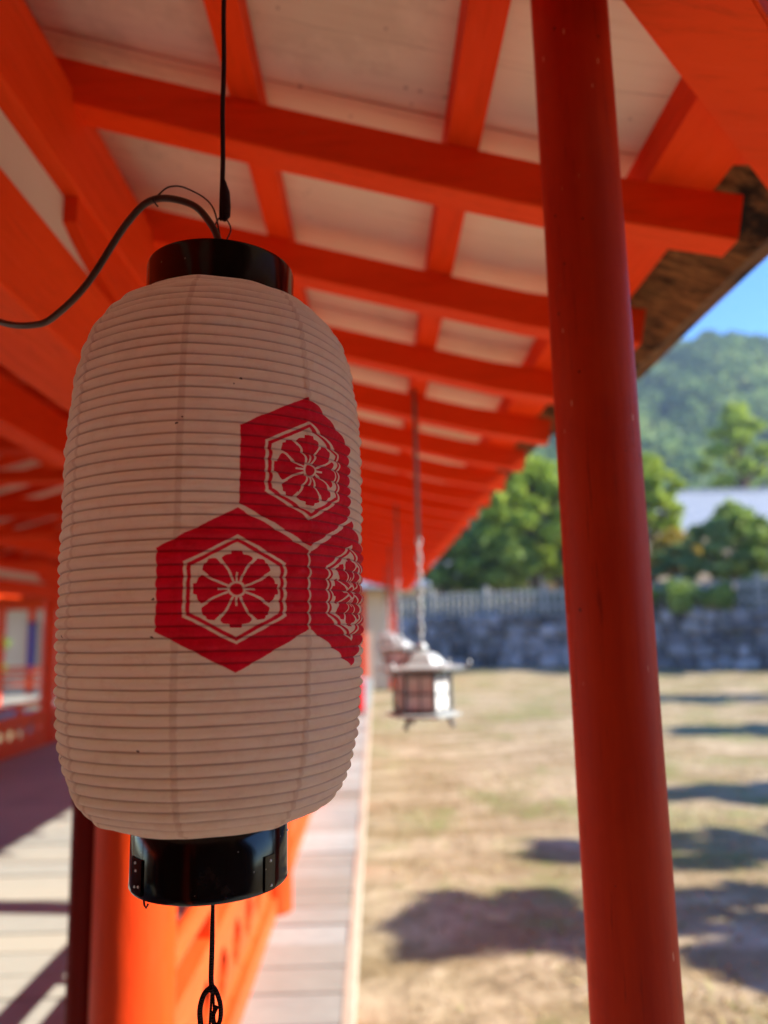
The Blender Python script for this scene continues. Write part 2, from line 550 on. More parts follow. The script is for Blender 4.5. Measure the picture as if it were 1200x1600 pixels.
def shade_by_island(o, seed=1, per=None):
    """a random grey value per connected piece, as a face attribute"""
    me = o.data
    n = len(me.vertices)
    par = list(range(n))
    def find(a):
        while par[a] != a:
            par[a] = par[par[a]]
            a = par[a]
        return a
    for e in me.edges:
        a, b = find(e.vertices[0]), find(e.vertices[1])
        if a != b: par[a] = b
    rr = random.Random(seed)
    val = {}
    at = me.attributes.new('shade', 'FLOAT', 'FACE')
    at.data.foreach_set('value', [val.setdefault(find(p.vertices[0]), rr.random()) for p in me.polygons])
def spline(pts, n=8):
    """Catmull-Rom through points"""
    P = [Vector(p) for p in pts]
    P = [P[0]*2-P[1]] + P + [P[-1]*2-P[-2]]
    out = []
    for i in range(1, len(P)-2):
        for k in range(n):
            t = k/n
            a, b, c, d = P[i-1:i+3]
            out.append(.5*((2*b) + (c-a)*t + (2*a-5*b+4*c-d)*t*t + (3*b-a-3*c+d)*t**3))
    out.append(P[-2])
    return out

# ------------------------------------------------------------------ dimensions (camera height is z = 0)
ZF, ZG = -1.5, -2.0                   # corridor floor, ground
XR = -2.6                             # ridge
XP, XQ = -.60, -4.60                  # the two column lines
BAY, Y0C = 2.46, 1.90                 # column bay, first column
YA, YB = -4.5, 14.9                   # length of the corridor
_zb = [(-2.6, 1.52), (-1.6, 1.236), (-1.0, 1.073), (-.53, .946), (-.26, .872), (.03, .797), (.31, .727), (.45, .695), (.66, .660), (.9, .625)]
def zb(x):                            # underside of a rafter on the right slope
    for (xa, za), (xb, zz) in zip(_zb[:-1], _zb[1:]):
        if x <= xb:
            return za + (zz-za)*(x-xa)/(xb-xa)
    return _zb[-1][1]
def zl(x):                            # both slopes
    return zb(x) if x >= XR else zb(2*XR-x)
RH, RW, BT = .088, .066, .068         # rafter height, width; batten thickness

corr = empty('covered_corridor', (XR, Y0C, ZF), 'vermilion timber corridor with a long raftered roof, round columns and railings', 'covered corridor')

# rafters --------------------------------------------------------------
def rafter(y, x0, x1, cut=0.):
    b = B()
    n = 12
    rings = []
    for i in range(n+1):
        x = x0+(x1-x0)*i/n
        z = zl(x)
        c = cut if i == n else 0
        rings.append(b.ring([(x, y, z), (x, y+RW, z), (x+c, y+RW, z+RH), (x+c, y, z+RH)]))
    b.skin(rings)
    bmesh.ops.recalc_face_normals(b.bm, faces=b.bm.faces[:])
    es = [e for e in b.bm.edges if abs((e.verts[0].co-e.verts[1].co).x) > .03 and len(e.link_faces) == 2]
    bmesh.ops.bevel(b.bm, geom=es, offset=.003, segments=1, affect='EDGES')
    return b.build('rafter', M['verm_x'], corr)
ny = int((YB-1.24)/.492)
ys = [1.24+.492*k for k in range(-11, ny+1)]
VD = Vector((.716, .698, 0))
def valley_x(y):                       # centre of the valley rafter at a given y
    return .647+.056*.7 + (y-1.12)*.347/.305
for y in ys:
    xe = .655 if y > 1.1 else min(.655, valley_x(y)-.04)
    if xe > XR+.1:
        rafter(y, XR, xe, .018 if y > 1.1 else 0)
for y in ys:
    if y > -2.4:
        rafter(y, -5.85, XR)
# battens, eave board ---------------------------------------------------
def run_y(name, x0, x1, dz0, dz1, ya, yb, mat, off=0.):
    b = B()
    z00, z01 = zl(x0)+RH+dz0, zl(x1)+RH+dz0
    rings = [b.ring([(x0, y, z00), (x1, y, z01), (x1, y, z01+dz1-dz0), (x0, y, z00+dz1-dz0)]) for y in (ya, yb)]
    b.skin(rings)
    return b.build(name, mat, corr)
for x in (-2.22, -1.83, -1.44, -1.05, -.66, -.245, .147):
    run_y('batten', x, x+.056, 0, BT, .3 if x > 0 else YA, YB, M['verm_y'])
for x in (.147, .54, .93, 1.32, 1.71, 2.1, 2.5):
    xx = 2*XR-x-.056
    run_y('batten', xx, xx+.056, 0, BT, -2.3, YB, M['verm_y'])
run_y('eave_board', .500, .618, 0, .072, .93, YB, M['verm_y'])
run_y('eave_board', 2*XR-.618, 2*XR-.5, 0, .052, 0, YB, M['verm_y'])
# ceiling boards, lapped, a touch uneven: one per rafter bay
def ceiling(x0, x1, name, ya, yb):
    b = B()
    y = ya
    k = 0
    while y < yb-.01:
        yn = min(y+.492, yb)
        lap = .004*(k % 2)
        rr = []
        for i in range(15):
            x = x0+(x1-x0)*i/14
            z = zl(x)+RH+BT+lap+.0015*math.sin(9*x+k)
            rr.append(b.ring([(x, y, z), (x, yn+.01, z), (x, yn+.01, z+.014), (x, y, z+.014)]))
        b.skin(rr)
        y = yn
        k += 1
    return b.build(name, M['board'], corr)
ceiling(XR+.01, .56, 'ceiling_board', 1.24+.03-.492*2, YB-.05)
ceiling(XR+.01, -.2, 'ceiling_board', 1.24+.03-.492*12, 1.24+.03-.492*2-.002)
ceiling(-5.75, XR-.01, 'ceiling_board', 1.24+.03-.492*8, YB-.05)
# bark eave underside and roof mass
def roof_side(sgn):
    b = B()
    f = (lambda x: x) if sgn > 0 else (lambda x: 2*XR-x)
    prof = [(.585, zb(.585)+RH+.073), (.80, .752), (.90, .80), (.93, .92), (.5, 1.07), (-.5, 1.36), (-1.6, 1.75), (XR+.012, 2.15), (XR+.012, 1.72), (-1.6, 1.40), (-.5, 1.10), (.2, .94), (.585, zb(.585)+RH+.090)]
    rings = []
    for i in range(60):
        y = (.95 if sgn > 0 else -2.6) + (YB+.05-(.95 if sgn > 0 else -2.6))*i/59
        j = [(.004*math.sin(7.3*i+k*2.1)) for k in range(len(prof))]
        tp_ = .115*min(1, max(0, (y-2.5)/1.0))*(1 if sgn > 0 else 0)
        rings.append(b.ring([(f(p[0]-(tp_ if k in (1, 2, 3) else 0)), y, p[1]+(j[k] if k in (1, 2) else 0)+(tp_*.25 if k in (1, 2) else 0)) for k, p in enumerate(prof)]))
    b.skin(rings)
    return b.build('bark_roof', M['bark'], corr)
roof_side(1); roof_side(-1)
B().box(XR-.16, XR+.16, 0, YB+.1, 2.0, 2.35, .03).build('ridge_cap', M['bark'], corr)
# roof over the near part of the right slope (behind the eave corner)
b = B()
rr = []
for (x, z) in ((XR, 1.72), (-.5, 1.11), (.55, .86)):
    rr.append(b.ring([(x, YA, z), (x, .948, z), (x, .948, z+.25), (x, YA, z+.25)]))
b.skin(rr)
b.build('bark_roof', M['bark'], corr)

# longitudinal beams ------------------------------------------------------
def side_beams(s):
    """s=+1 the column line beside the camera, -1 the far one"""
    g = (lambda a, c: (a, c)) if s > 0 else (lambda a, c: (2*XR-c, 2*XR-a))
    ya, yb = (YA, YB) if s > 0 else (-2.27, YB)
    a, c = g(-.672, -.525)
    B().box(a, c, ya, yb, .80, .975, .006).build('eave_purlin', M['verm_y'], corr)
    a, c = g(-.640, -.560)
    B().box(a, c, ya, yb, .672, .799).build('plaster_panel', M['plaster'], corr)
    a, c = g(-.690, -.530)
    B().box(a, c, ya, yb, .498, .673, .006).build('tie_beam', M['verm_y'], corr)
side_beams(1); side_beams(-1)
for x in (-1.62, 2*XR+1.50):
    B().box(x, x+.12, -1, YB, .86, 1.05, .006).build('inner_purlin', M['verm_y'], corr)
B().box(XR-.07, XR+.07, -1, YB, 1.36, 1.56, .006).build('ridge_purlin', M['verm_y'], corr)
# columns, brackets, cross beams
cy = [Y0C+BAY*k for k in range(-2, 6)]
def column(x, y):
    b = B()
    prof = [(.098, ZF), (.098, ZF+.02), (.0955, -.8), (.093, 0), (.090, .50)]
    b.lathe((x, y, 0), prof, 40, True)
    b.build('column', M['verm_z'], corr, 40)
def bracket(x, y):
    b = B()
    out = []
    L = .60
    for k in range(13):                       # curved boat-shaped underside
        t = k/12
        yy = -L + t*(L-.12)
        zz = .748 - (.748-.674)*math.sin(t*PI/2)**.8
        out.append((yy, zz))
    prof = [(-L, .7995)] + out + [(-yy, zz) for yy, zz in out[::-1]] + [(L, .7995)]
    rings = [b.ring([(xx, y+yy, zz) for yy, zz in prof]) for xx in (x-.066, x+.066)]
    b.skin(rings)
    b.build('bracket_arm', M['verm_y'], corr)
for y in cy:
    for x in (XP, XQ):
        if x == XQ and y < -1: continue
        yy_ = y if x == XP else y-.84          # the far columns stand a little nearer, as the bays are not square
        column(x+(.022 if x == XP else -.022), yy_)
        bracket(x, yy_)
for k, y in enumerate(cy):
    if y > 4:
        B().box(XQ+.08, XP-.08, y-.05, y+.05, .875, .945, .004).build('cross_beam', M['verm_x'], corr)
        B().box(XQ+.08, XP-.08, y-.075, y+.075, 1.06, 1.22, .006).build('cross_beam', M['verm_x'], corr)
        B().box(XR-.06, XR+.06, y-.055, y+.055, 1.22, 1.37, .004).build('king_post', M['verm_z'], corr)
# railings ---------------------------------------------------------------
def clover(b, x, yc, zc, r_, th):
    pass
def rail_panel(x, ya, yb, z0, z1, nh):
    """board with a row of round cut-outs: built as strips round each hole"""
    b = B()
    n = nh
    wcell = (yb-ya)/n
    seg = 24
    for fx in (x-.016, x+.016):
        for i in range(n):
            yc, zc = ya+(i+.5)*wcell, (z0+z1)/2
            outer, inner = [], []
            for k in range(seg):
                a = 2*PI*k/seg + PI/4
                r_ = .074*(1+.22*abs(math.cos(2*a)))       # a soft four-lobed hole
                inner.append(b.bm.verts.new((fx, yc+r_*math.cos(a), zc+r_*math.sin(a))))
                ca, sa = math.cos(a), math.sin(a)
                q = max(abs(ca)/(wcell/2), abs(sa)/((z1-z0)/2))
                outer.append(b.bm.verts.new((fx, yc+ca/q, zc+sa/q)))
            for k in range(seg):
                j = (k+1) % seg
                b.bm.faces.new((outer[k], outer[j], inner[j], inner[k]))
    for i in range(n):                                    # thickness of the holes
        yc, zc = ya+(i+.5)*wcell, (z0+z1)/2
        rg = []
        for fx in (x-.016, x+.016):
            rg.append(b.ring([(fx, yc+.074*(1+.22*abs(math.cos(2*(2*PI*k/seg+PI/4))))*math.cos(2*PI*k/seg+PI/4), zc+.074*(1+.22*abs(math.cos(2*(2*PI*k/seg+PI/4))))*math.sin(2*PI*k/seg+PI/4)) for k in range(seg)]))
        b.skin(rg, True, False)
    return b
def railing(x, ya, yb):
    r0 = empty('railing', (0, 0, 0), None, None)
    r0.parent = corr
    r0.matrix_parent_inverse = corr.matrix_basis.inverted()
    def add(bb, n, mt=None, sm=None):
        me_o = bb.build(n, mt or M['rail'], None, sm)
        me_o.parent = corr_child
        return me_o
    # the railing is one mesh part with its own pieces as sub-parts
    bb = B().box(x-.05, x+.05, ya, yb, ZF+.001, ZF+.10, .005)
    root = bb.build('railing', M['rail'], corr)
    bpy.data.objects.remove(r0)
    B().box(x-.035, x+.035, ya, yb, -1.08, -1.02, .005).build('middle_rail', M['rail'], root)
    b = B()
    b.tube([(x, ya, -.905), (x, yb, -.905)], .037, 20)
    b.build('top_rail', M['rail'], root, 40)
    rail_panel(x, ya, yb, ZF+.10, -1.08, 8).build('pierced_board', M['rail'], root)
    n = 3
    for i in range(1, n):
        y = ya+(yb-ya)*i/n
        b = B().box(x-.033, x+.033, y-.033, y+.033, -1.019, -.935, .004)
        b.build('baluster', M['rail'], root)
# helper needed because nested parents carry the corridor's offset
_old_link = link
def link(name, me, mat, parent=None, smooth=None):
    return _old_link(name, me, mat, parent, smooth)
for k in range(len(cy)-1):
    ya, yb = cy[k]+.11, cy[k+1]-.11
    if ya > 0:
        railing(XP, ya, yb)
        railing(XQ, ya-.84, yb-.84)
# far gable end of the corridor is open; plaster over the last cross beam
# floor -------------------------------------------------------------------
def plank_sheet(x0, x1, ya, yb, z, wd, name, mat, parent, th=.04):
    b = B()
    y = ya
    while y < yb:
        wv = wd*(1+random.uniform(-.08, .08))
        dz = random.uniform(-.003, .003)
        b.box(x0+random.uniform(-.004, .004), x1+random.uniform(-.006, .006), y+.006, y+wv-.006, z-th+dz, z+dz, .003)
        y += wv
    o = b.build(name, mat, parent)
    shade_by_island(o, int(abs(x0*100)))
    return o
o = plank_sheet(XQ-.5, XP-.05, -4.4, YB, ZF, .24, 'floor', M['floor'], None)
tag(o, kind='structure')
o = plank_sheet(XP-.048, -.165, -4.4, YB+8, ZF-.001, .25, 'boardwalk', M['deck'], None)
tag(o, kind='structure')
o = plank_sheet(-.160, 1.9, -2.2, .95, ZF-.002, .24, 'side_floor', M['deck'], None)
tag(o, kind='structure')
b = B().box(-.162, -.118, .96, YB+8, ZF-.16, ZF+.004, .004)
o = b.build('boardwalk_edge', M['edge'], None)
shade_by_island(o, 3)
tag(o, kind='structure')
b = B()
for y in cy + [cy[-1]+BAY, cy[-1]+2*BAY, cy[-1]+3*BAY]:
    for x in (XQ, XP, -.25):
        b.tube([(x, y, ZG-.1), (x, y, ZF-.045)], .09, 12)
o = b.build('floor_footings', M['verm_z'], None, 40)
tag(o, kind='structure')

# valley rafter and the side corridor's roof ------------------------------
A0 = Vector((.647, 1.12, .680)); A1 = Vector((.315, .815, .750))
dv = (A1-A0).normalized()
side = Vector((dv.y, -dv.x, 0)).normalized()
if side.x < 0: side = -side
b = B()
P0, P1 = A0 - dv*.16, A0 + dv*2.1
rings = []
for i in range(9):
    p = P0.lerp(P1, i/8)
    h = Vector((0, 0, .17))
    rings.append(b.ring([p, p+side*.118, p+side*.118+h, p+h]))
b.skin(rings)
bmesh.ops.recalc_face_normals(b.bm, faces=b.bm.faces[:])
bmesh.ops.bevel(b.bm, geom=[e for e in b.bm.edges if len(e.link_faces) == 2 and e.calc_face_angle() > .5], offset=.004, segments=2, affect='EDGES')
b.build('valley_rafter', M['verm_x'], corr)
def ladder_y(x, y0_, y1_):               # rafters of the side roof run along y
    b = B()
    rr = []
    for i in range(7):
        y = y0_+(y1_-y0_)*i/6
        z = zb(.66-(1.18-y)*1.0) if y > -1.5 else zb(-2.0)
        rr.append(b.ring([(x, y, z), (x+RW, y, z), (x+RW, y, z+RH), (x, y, z+RH)]))
    b.skin(rr)
    b.build('rafter', M['verm_y'], corr)
for k in range(4):
    x = .95+.492*k
    ladder_y(x, -3.2, 1.16)
b = B()
rr = []
for y in (1.25, 1.18, .6, 0, -.8, -1.6, -3.4, -4.5):
    z = zb(.66-(1.18-y)) + RH + BT if y > -1.6 else 1.25
    rr.append(b.ring([(max(.86, .56+(y-.95)), y, z), (2.75, y, z), (2.75, y, z+.2), (max(.86, .56+(y-.95)), y, z+.2)]))
b.skin(rr)
b.build('side_roof', M['board'], corr)
B().box(.62, 2.75, 1.06, 1.17, zb(.6)+RH, zb(.6)+RH+.052, .003).build('eave_board', M['verm_x'], corr)

# unseen plank wall, added to block light coming from behind the camera
t = empty('shading_wall', (0, -2.3, ZF), 'dark plank wall with posts, added unseen behind the viewer to block light', 'wall')
b = B()
x = -9.0
while x < 9:
    b.box(x, x+.235, -2.32, -2.28, ZF+.01, 1.6, .004)
    x += .24
o = b.build('boarding', M['old_wood'], t)
shade_by_island(o, 8)
for x in (-8.9, -6.5, -4.6, -.6, 2, 4.6, 7.2, 8.9):
    B().box(x-.08, x+.08, -2.279, -2.15, ZF, 1.3, .006).build('post', M['old_wood'], t)
for sx_ in (-9.0,):
    b = B()
    y = -2.28
    while y < -.3:
        b.box(sx_-.02, sx_+.02, y, y+.235, ZF+.01, 1.4, .004)
        y += .24
    o = b.build('boarding', M['old_wood'], t)
    shade_by_island(o, 9)

# unseen hall, added so its long roof shades the ground behind the viewer
hl = empty('shading_hall', (3, -3.4, ZG), 'dark-roofed timber hall, added unseen behind the viewer to shade the ground', 'building')
b = B()
for pr in (((.9, .30, .98), (.9, -2.9, 2.1)),):
    rr = []
    for (y, z) in ((-1.2, .98), (-1.9, 1.3), (-3.2, 2.1), (-4.8, 1.45), (-5.8, 1.15)):
        rr.append(b.ring([(2.8, y, z), (12, y, z), (12, y, z+.22), (2.8, y, z+.22)]))
    b.skin(rr)
b.build('roof', M['old_wood'], hl)
for x in (4.2, 7.0, 9.8):
    B().box(x-.09, x+.09, -1.7, -1.52, ZG, 1.12, .005).build('post', M['old_wood'], hl)
B().box(3.0, 11.5, -4.4, -2.4, ZG, 1.5).build('wall', M['old_wood'], hl)

# support poles ----------------------------------------------------------
def pole(x, y, r_, z0, z1, label, mat='pole'):
    b = B()
    n = 40
    prof = []
    for i in range(n+1):
        z = z0+(z1-z0)*i/n
        prof.append((r_*(1+.006*math.sin(z*9+x)+.004*math.sin(z*23)), z))
    t = empty('support_pole', (x, y, z0), label, 'pole')
    b.lathe((x, y, 0), prof, 48, True)
    b.build('shaft', M[mat], t, 40)
    b = B().box(x-r_*2, x+r_*2, y-r_*2, y+r_*2, z0-.06, z0+.03, .01)
    b.build('base_stone', M['granite'], t)
    return t
pole(.2712, .880, .0488, ZG+.02, .865, 'dark red round pole in the foreground, right of the paper lantern')
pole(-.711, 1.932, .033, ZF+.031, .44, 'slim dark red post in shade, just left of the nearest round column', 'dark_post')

# ------------------------------------------------------------------ the paper lantern
LX, LY = -.1418, .667
lan = empty('paper_lantern', (LX, LY, -.2), 'large white ribbed paper lantern with black rims and three red hexagon crests', 'lantern', rz=0)
PROF = [(.306, .062), (.3015, .078), (.294, .0905), (.280, .1055), (.257, .1190), (.23, .1262), (.19, .1315), (.14, .1336), (.07, .1338), (0, .1335), (-.05, .1320), (-.081, .1300), (-.110, .1250), (-.137, .1160), (-.150, .1070), (-.158, .0950), (-.163, .080), (-.165, .066)]
PROF = [(.066+(z_-.066)*.945, r_*.95 if r_ > .07 else r_) for z_, r_ in PROF]
pp = spline([(r_, 0, z_) for z_, r_ in PROF], 12)
# resample by arc length
arc = [0.]
for a, c in zip(pp[:-1], pp[1:]): arc.append(arc[-1]+(c-a).length)
NR, SUB, NA = 57, 8, 384
def at_arc(s_):
    s_ = min(max(s_, 0), arc[-1])
    i = max(0, min(len(arc)-2, int(np.searchsorted(arc, s_))-1))
    t = (s_-arc[i])/(arc[i+1]-arc[i])
    return pp[i].lerp(pp[i+1], t)
rj = random.Random(5)
rib_s = [arc[-1]*k/NR + (rj.uniform(-.0006, .0006) if 0 < k < NR else 0) for k in range(NR+1)]
cam_az = math.atan2(-LY, -LX)           # direction from the lantern to the camera
verts, uvs1, uvs2 = [], [], []
rows = []
hgt = [[rj.random() for _ in range(24)] for _ in range(NR+1)]
nrow = NR*SUB+1
for i in range(nrow):
    k, q = divmod(i, SUB)
    if k == NR: k, q = NR-1, SUB
    t = q/SUB
    s_ = rib_s[k]+(rib_s[k+1]-rib_s[k])*t
    p = at_arc(s_)
    pa, pb = at_arc(s_-.001), at_arc(s_+.001)
    tn = (pb-pa).normalized()
    nr_ = Vector((-tn.z, 0, tn.x))
    if nr_.x < 0 and abs(nr_.z) < .9: nr_ = -nr_
    if p.z > .2 and nr_.z < 0: nr_ = -nr_
    if p.z < -.1 and nr_.z > 0: nr_ = -nr_
    pitch = rib_s[k+1]-rib_s[k]
    for j in range(NA):
        ph = -PI + 2*PI*j/NA                      # angle away from the camera-facing line, + to the right
        gore = ((ph-R(32.5))/(PI/4)) % 1
        # pasted paper bellies out between the ribs, unevenly
        hj = (j/NA*24) % 24
        j0 = int(hj); ft = hj-j0; ft = ft*ft*(3-2*ft)
        amp = .0027*(.6+.8*(hgt[k][j0]*(1-ft)+hgt[k][(j0+1) % 24]*ft))
        bul = amp*(math.sin(PI*t)**.75)
        facet = -.016*p.x*math.sin(PI*gore)
        # gentle spiral: ribs climb one pitch per turn
        zs = .0009*math.sin(ph*1.0+1.2)
        rr_ = p.x+nr_.x*bul+facet
        ang = cam_az + ph
        verts.append((LX+rr_*math.cos(ang), LY+rr_*math.sin(ang), p.z+nr_.z*bul+zs))
faces, l1, l2 = [], [], []
for i in range(nrow-1):
    k, q = divmod(i, SUB)
    t0, t1 = q/SUB, (q+1)/SUB
    za, zb_ = None, None
    for j in range(NA):
        jn = (j+1) % NA
        faces.append((i*NA+j, i*NA+jn, (i+1)*NA+jn, (i+1)*NA+j))
        pa, pb = -PI+2*PI*j/NA, -PI+2*PI*(j+1)/NA
        ga, gb = (pa-R(32.5))/(PI/4)+16, (pb-R(32.5))/(PI/4)+16
        u0, u1 = (pa+3)/6, (pb+3)/6
        za, zc = verts[i*NA+j][2]+.5, verts[(i+1)*NA+j][2]+.5
        l1 += [u0, za, u1, za, u1, zc, u0, zc]
        l2 += [ga, k+t0, gb, k+t0, gb, k+t1, ga, k+t1]
me = bpy.data.meshes.new('paper_body')
me.from_pydata(verts, [], faces)
me.uv_layers.new(name='wrap').data.foreach_set('uv', l1)
me.uv_layers.new(name='ribs').data.foreach_set('uv', l2)
me.update()
body = link('paper_body', me, M['paper'], lan, 180)
bm_ = bmesh.new(); bm_.from_mesh(body.data); bmesh.ops.recalc_face_normals(bm_, faces=bm_.faces[:]); bm_.to_mesh(body.data); bm_.free()
# rims
b = B()
b.lathe((LX, LY, 0), [(.0655, .280), (.0668, .284), (.0664, .288), (.0668, .3265), (.0660, .3295), (.0642, .3295), (.0632, .3260), (.0632, .300), (.0628, .280)], 96)
top = b.build('top_rim', M['lacquer'], lan, 50)
b = B()
b.lathe((LX, LY, 0), [(.0620, -.1490), (.0640, -.1510), (.0640, -.1980), (.0644, -.2020), (.0634, -.2035), (.0616, -.2030), (.0610, -.1990), (.0610, -.149)], 96)
bot = b.build('bottom_rim', M['lacquer'], lan, 50)
B().box(LX-.0608, LX+.0608, LY-.006, LY+.006, -.197, -.193, .001).build('cross_bar', M['lacquer'], lan)
def on_rim(ph, r_, z):
    a = cam_az+R(ph)
    return Vector((LX+r_*math.cos(a), LY+r_*math.sin(a), z))
def plate(ph0, ph1, z0, z1, parent, name='metal_plate', r0=.0638, r1=.0656):
    b = B()
    rr = []
    for i in range(7):
        ph = ph0+(ph1-ph0)*i/6
        rr.append(b.ring([on_rim(ph, r0, z0), on_rim(ph, r1, z0), on_rim(ph, r1, z1), on_rim(ph, r0, z1)]))
    b.skin(rr)
    return b.build(name, M['lacquer'], parent)
plate(-66, -52, -.2005, -.174, bot)
plate(40, 50, -.2025, -.176, bot)
for ph, z in ((-60, -.1775), (-59, -.1830), (-60, -.1950), (-55, -.194), (45, -.180), (46, -.1985), (70, -.164)):
    p = on_rim(ph, .0656, z)
    b = B()
    bmesh.ops.create_icosphere(b.bm, subdivisions=2, radius=.0011, matrix=Matrix.Translation(p))
    b.build('rivet', M['pane'], bot, 180)
p = on_rim(-50, .0640, -.202)
B().tube([p, p+Vector((.0005, 0, -.004)), p+Vector((.002, 0, -.0065)), p+Vector((.0035, 0, -.0035))], .0009, 8).build('nail', M['iron'], bot, 60)
# wire bail across the top rim, twisted to a small eye
b = B()
pts = []
for k in range(17):
    a = PI*k/16
    pts.append((LX-.063*math.cos(a), LY, .318+.036*math.sin(a)**.6))
b.tube(pts, .0012, 8)
b.tube(spline([(LX+.001, LY-.001, .350), (LX-.003, LY-.002, .356), (LX-.0085, LY-.001, .372), (LX-.001, LY, .388), (LX+.0075, LY+.001, .376), (LX+.003, LY+.001, .362), (LX, LY, .350)], 8), .0007, 8)
b.tube([(LX-.001, LY-.002, .338), (LX, LY-.002, .362)], [.0052, .0036], 12)
b.build('wire_hanger', M['iron'], lan, 60)

lan.rotation_euler = (0, R(.5), 0)
TX = LX+.0048

# cord from which the lantern hangs
hc = empty('hanging_cord', (TX, LY, .384), 'dark cord running straight up from the wire eye of the paper lantern', 'cord')
b = B()
pts = [(TX-.0005+.0004*math.sin(z*60), LY, z) for z in np.arange(.384, .83, .006)]
b.tube(pts, .0023, 10)
b.build('cord_line', M['cord'], hc, 180)
b = B()
b.tube([(TX+.001, LY-.001, .383), (TX+.0035, LY-.001, .388), (TX+.003, LY, .398), (TX+.0025, LY, .412), (TX+.0008, LY, .424)], [.0024, .0042, .0048, .0042, .0020], 12)
b.tube(spline([(TX+.001, LY, .384), (TX+.006, LY, .393), (TX+.0055, LY, .400), (TX+.0015, LY, .405)], 6), .0009, 8)
b.build('cord_knot', M['cord'], hc, 180)

# electric cable, with a thin tie wire
pc = empty('power_cable', (TX, LY, .35), 'brown electric cable curving left from the top of the paper lantern', 'cable')
path = [(TX+.001, .664, .352), (TX-.010, .665, .378), (TX-.030, .668, .401), (TX-.066, .672, .409), (TX-.094, .68, .390), (TX-.133, .69, .335), (TX-.165, .70, .308), (TX-.190, .71, .301), (TX-.240, .74, .317), (TX-.30, .78, .36), (TX-.36, .84, .45), (-.545, .90, .66)]
b = B(); b.tube(spline(path, 10), .0033, 14); b.build('sheath', M['cable'], pc, 180)
b = B(); b.tube(spline([(TX, .664, .358), (TX-.010, .666, .398), (TX-.035, .669, .418), (TX-.052, .671, .421), (TX-.063, .672, .413), (TX-.066, .667, .406), (TX-.063, .673, .402)], 8), .0008, 8)
b.build('tie_wire', M['iron'], pc, 180)

# knotted string below
ks = empty('knotted_string', (LX, LY, -.20), 'thin dark string with looped knot dangling below the paper lantern', 'string')
b = B()
sx = LX+.003
pts = spline([(sx, LY, -.197), (sx-.0005, LY, -0.253), (sx-.001, LY, -0.280), (sx, LY, -0.288)], 8)
b.tube(pts, [.0011+.0010*min(1, i/8) for i in range(len(pts))], 10)
b.build('string_line', M['cord'], ks, 180)
b = B()
b.tube(spline([(sx, LY, -0.286), (sx-.006, LY-.002, -0.291), (sx-.009, LY-.003, -0.301), (sx-.0085, LY-.003, -0.312), (sx-.0075, LY-.003, -0.317)], 6), .0022, 10)
b.tube(spline([(sx, LY, -0.286), (sx+.004, LY-.002, -0.290), (sx+.0075, LY-.003, -0.300), (sx+.007, LY-.003, -0.311), (sx+.003, LY-.003, -0.314), (sx+.0015, LY-.002, -0.307), (sx+.004, LY, -0.301)], 6), .0019, 10)
b.tube(spline([(sx, LY, -0.286), (sx-.001, LY, -0.303), (sx-.002, LY, -0.323), (sx-.002, LY, -0.348)], 6), .0011, 8)
b.tube(spline([(sx+.001, LY, -0.288), (sx+.0015, LY, -0.308), (sx+.001, LY, -0.328), (sx+.0015, LY, -0.350)], 6), .0010, 8)
bmesh.ops.create_icosphere(b.bm, subdivisions=2, radius=.0030, matrix=Matrix.Translation((sx, LY-.001, -0.288)))
b.build('looped_knot', M['cord'], ks, 180)

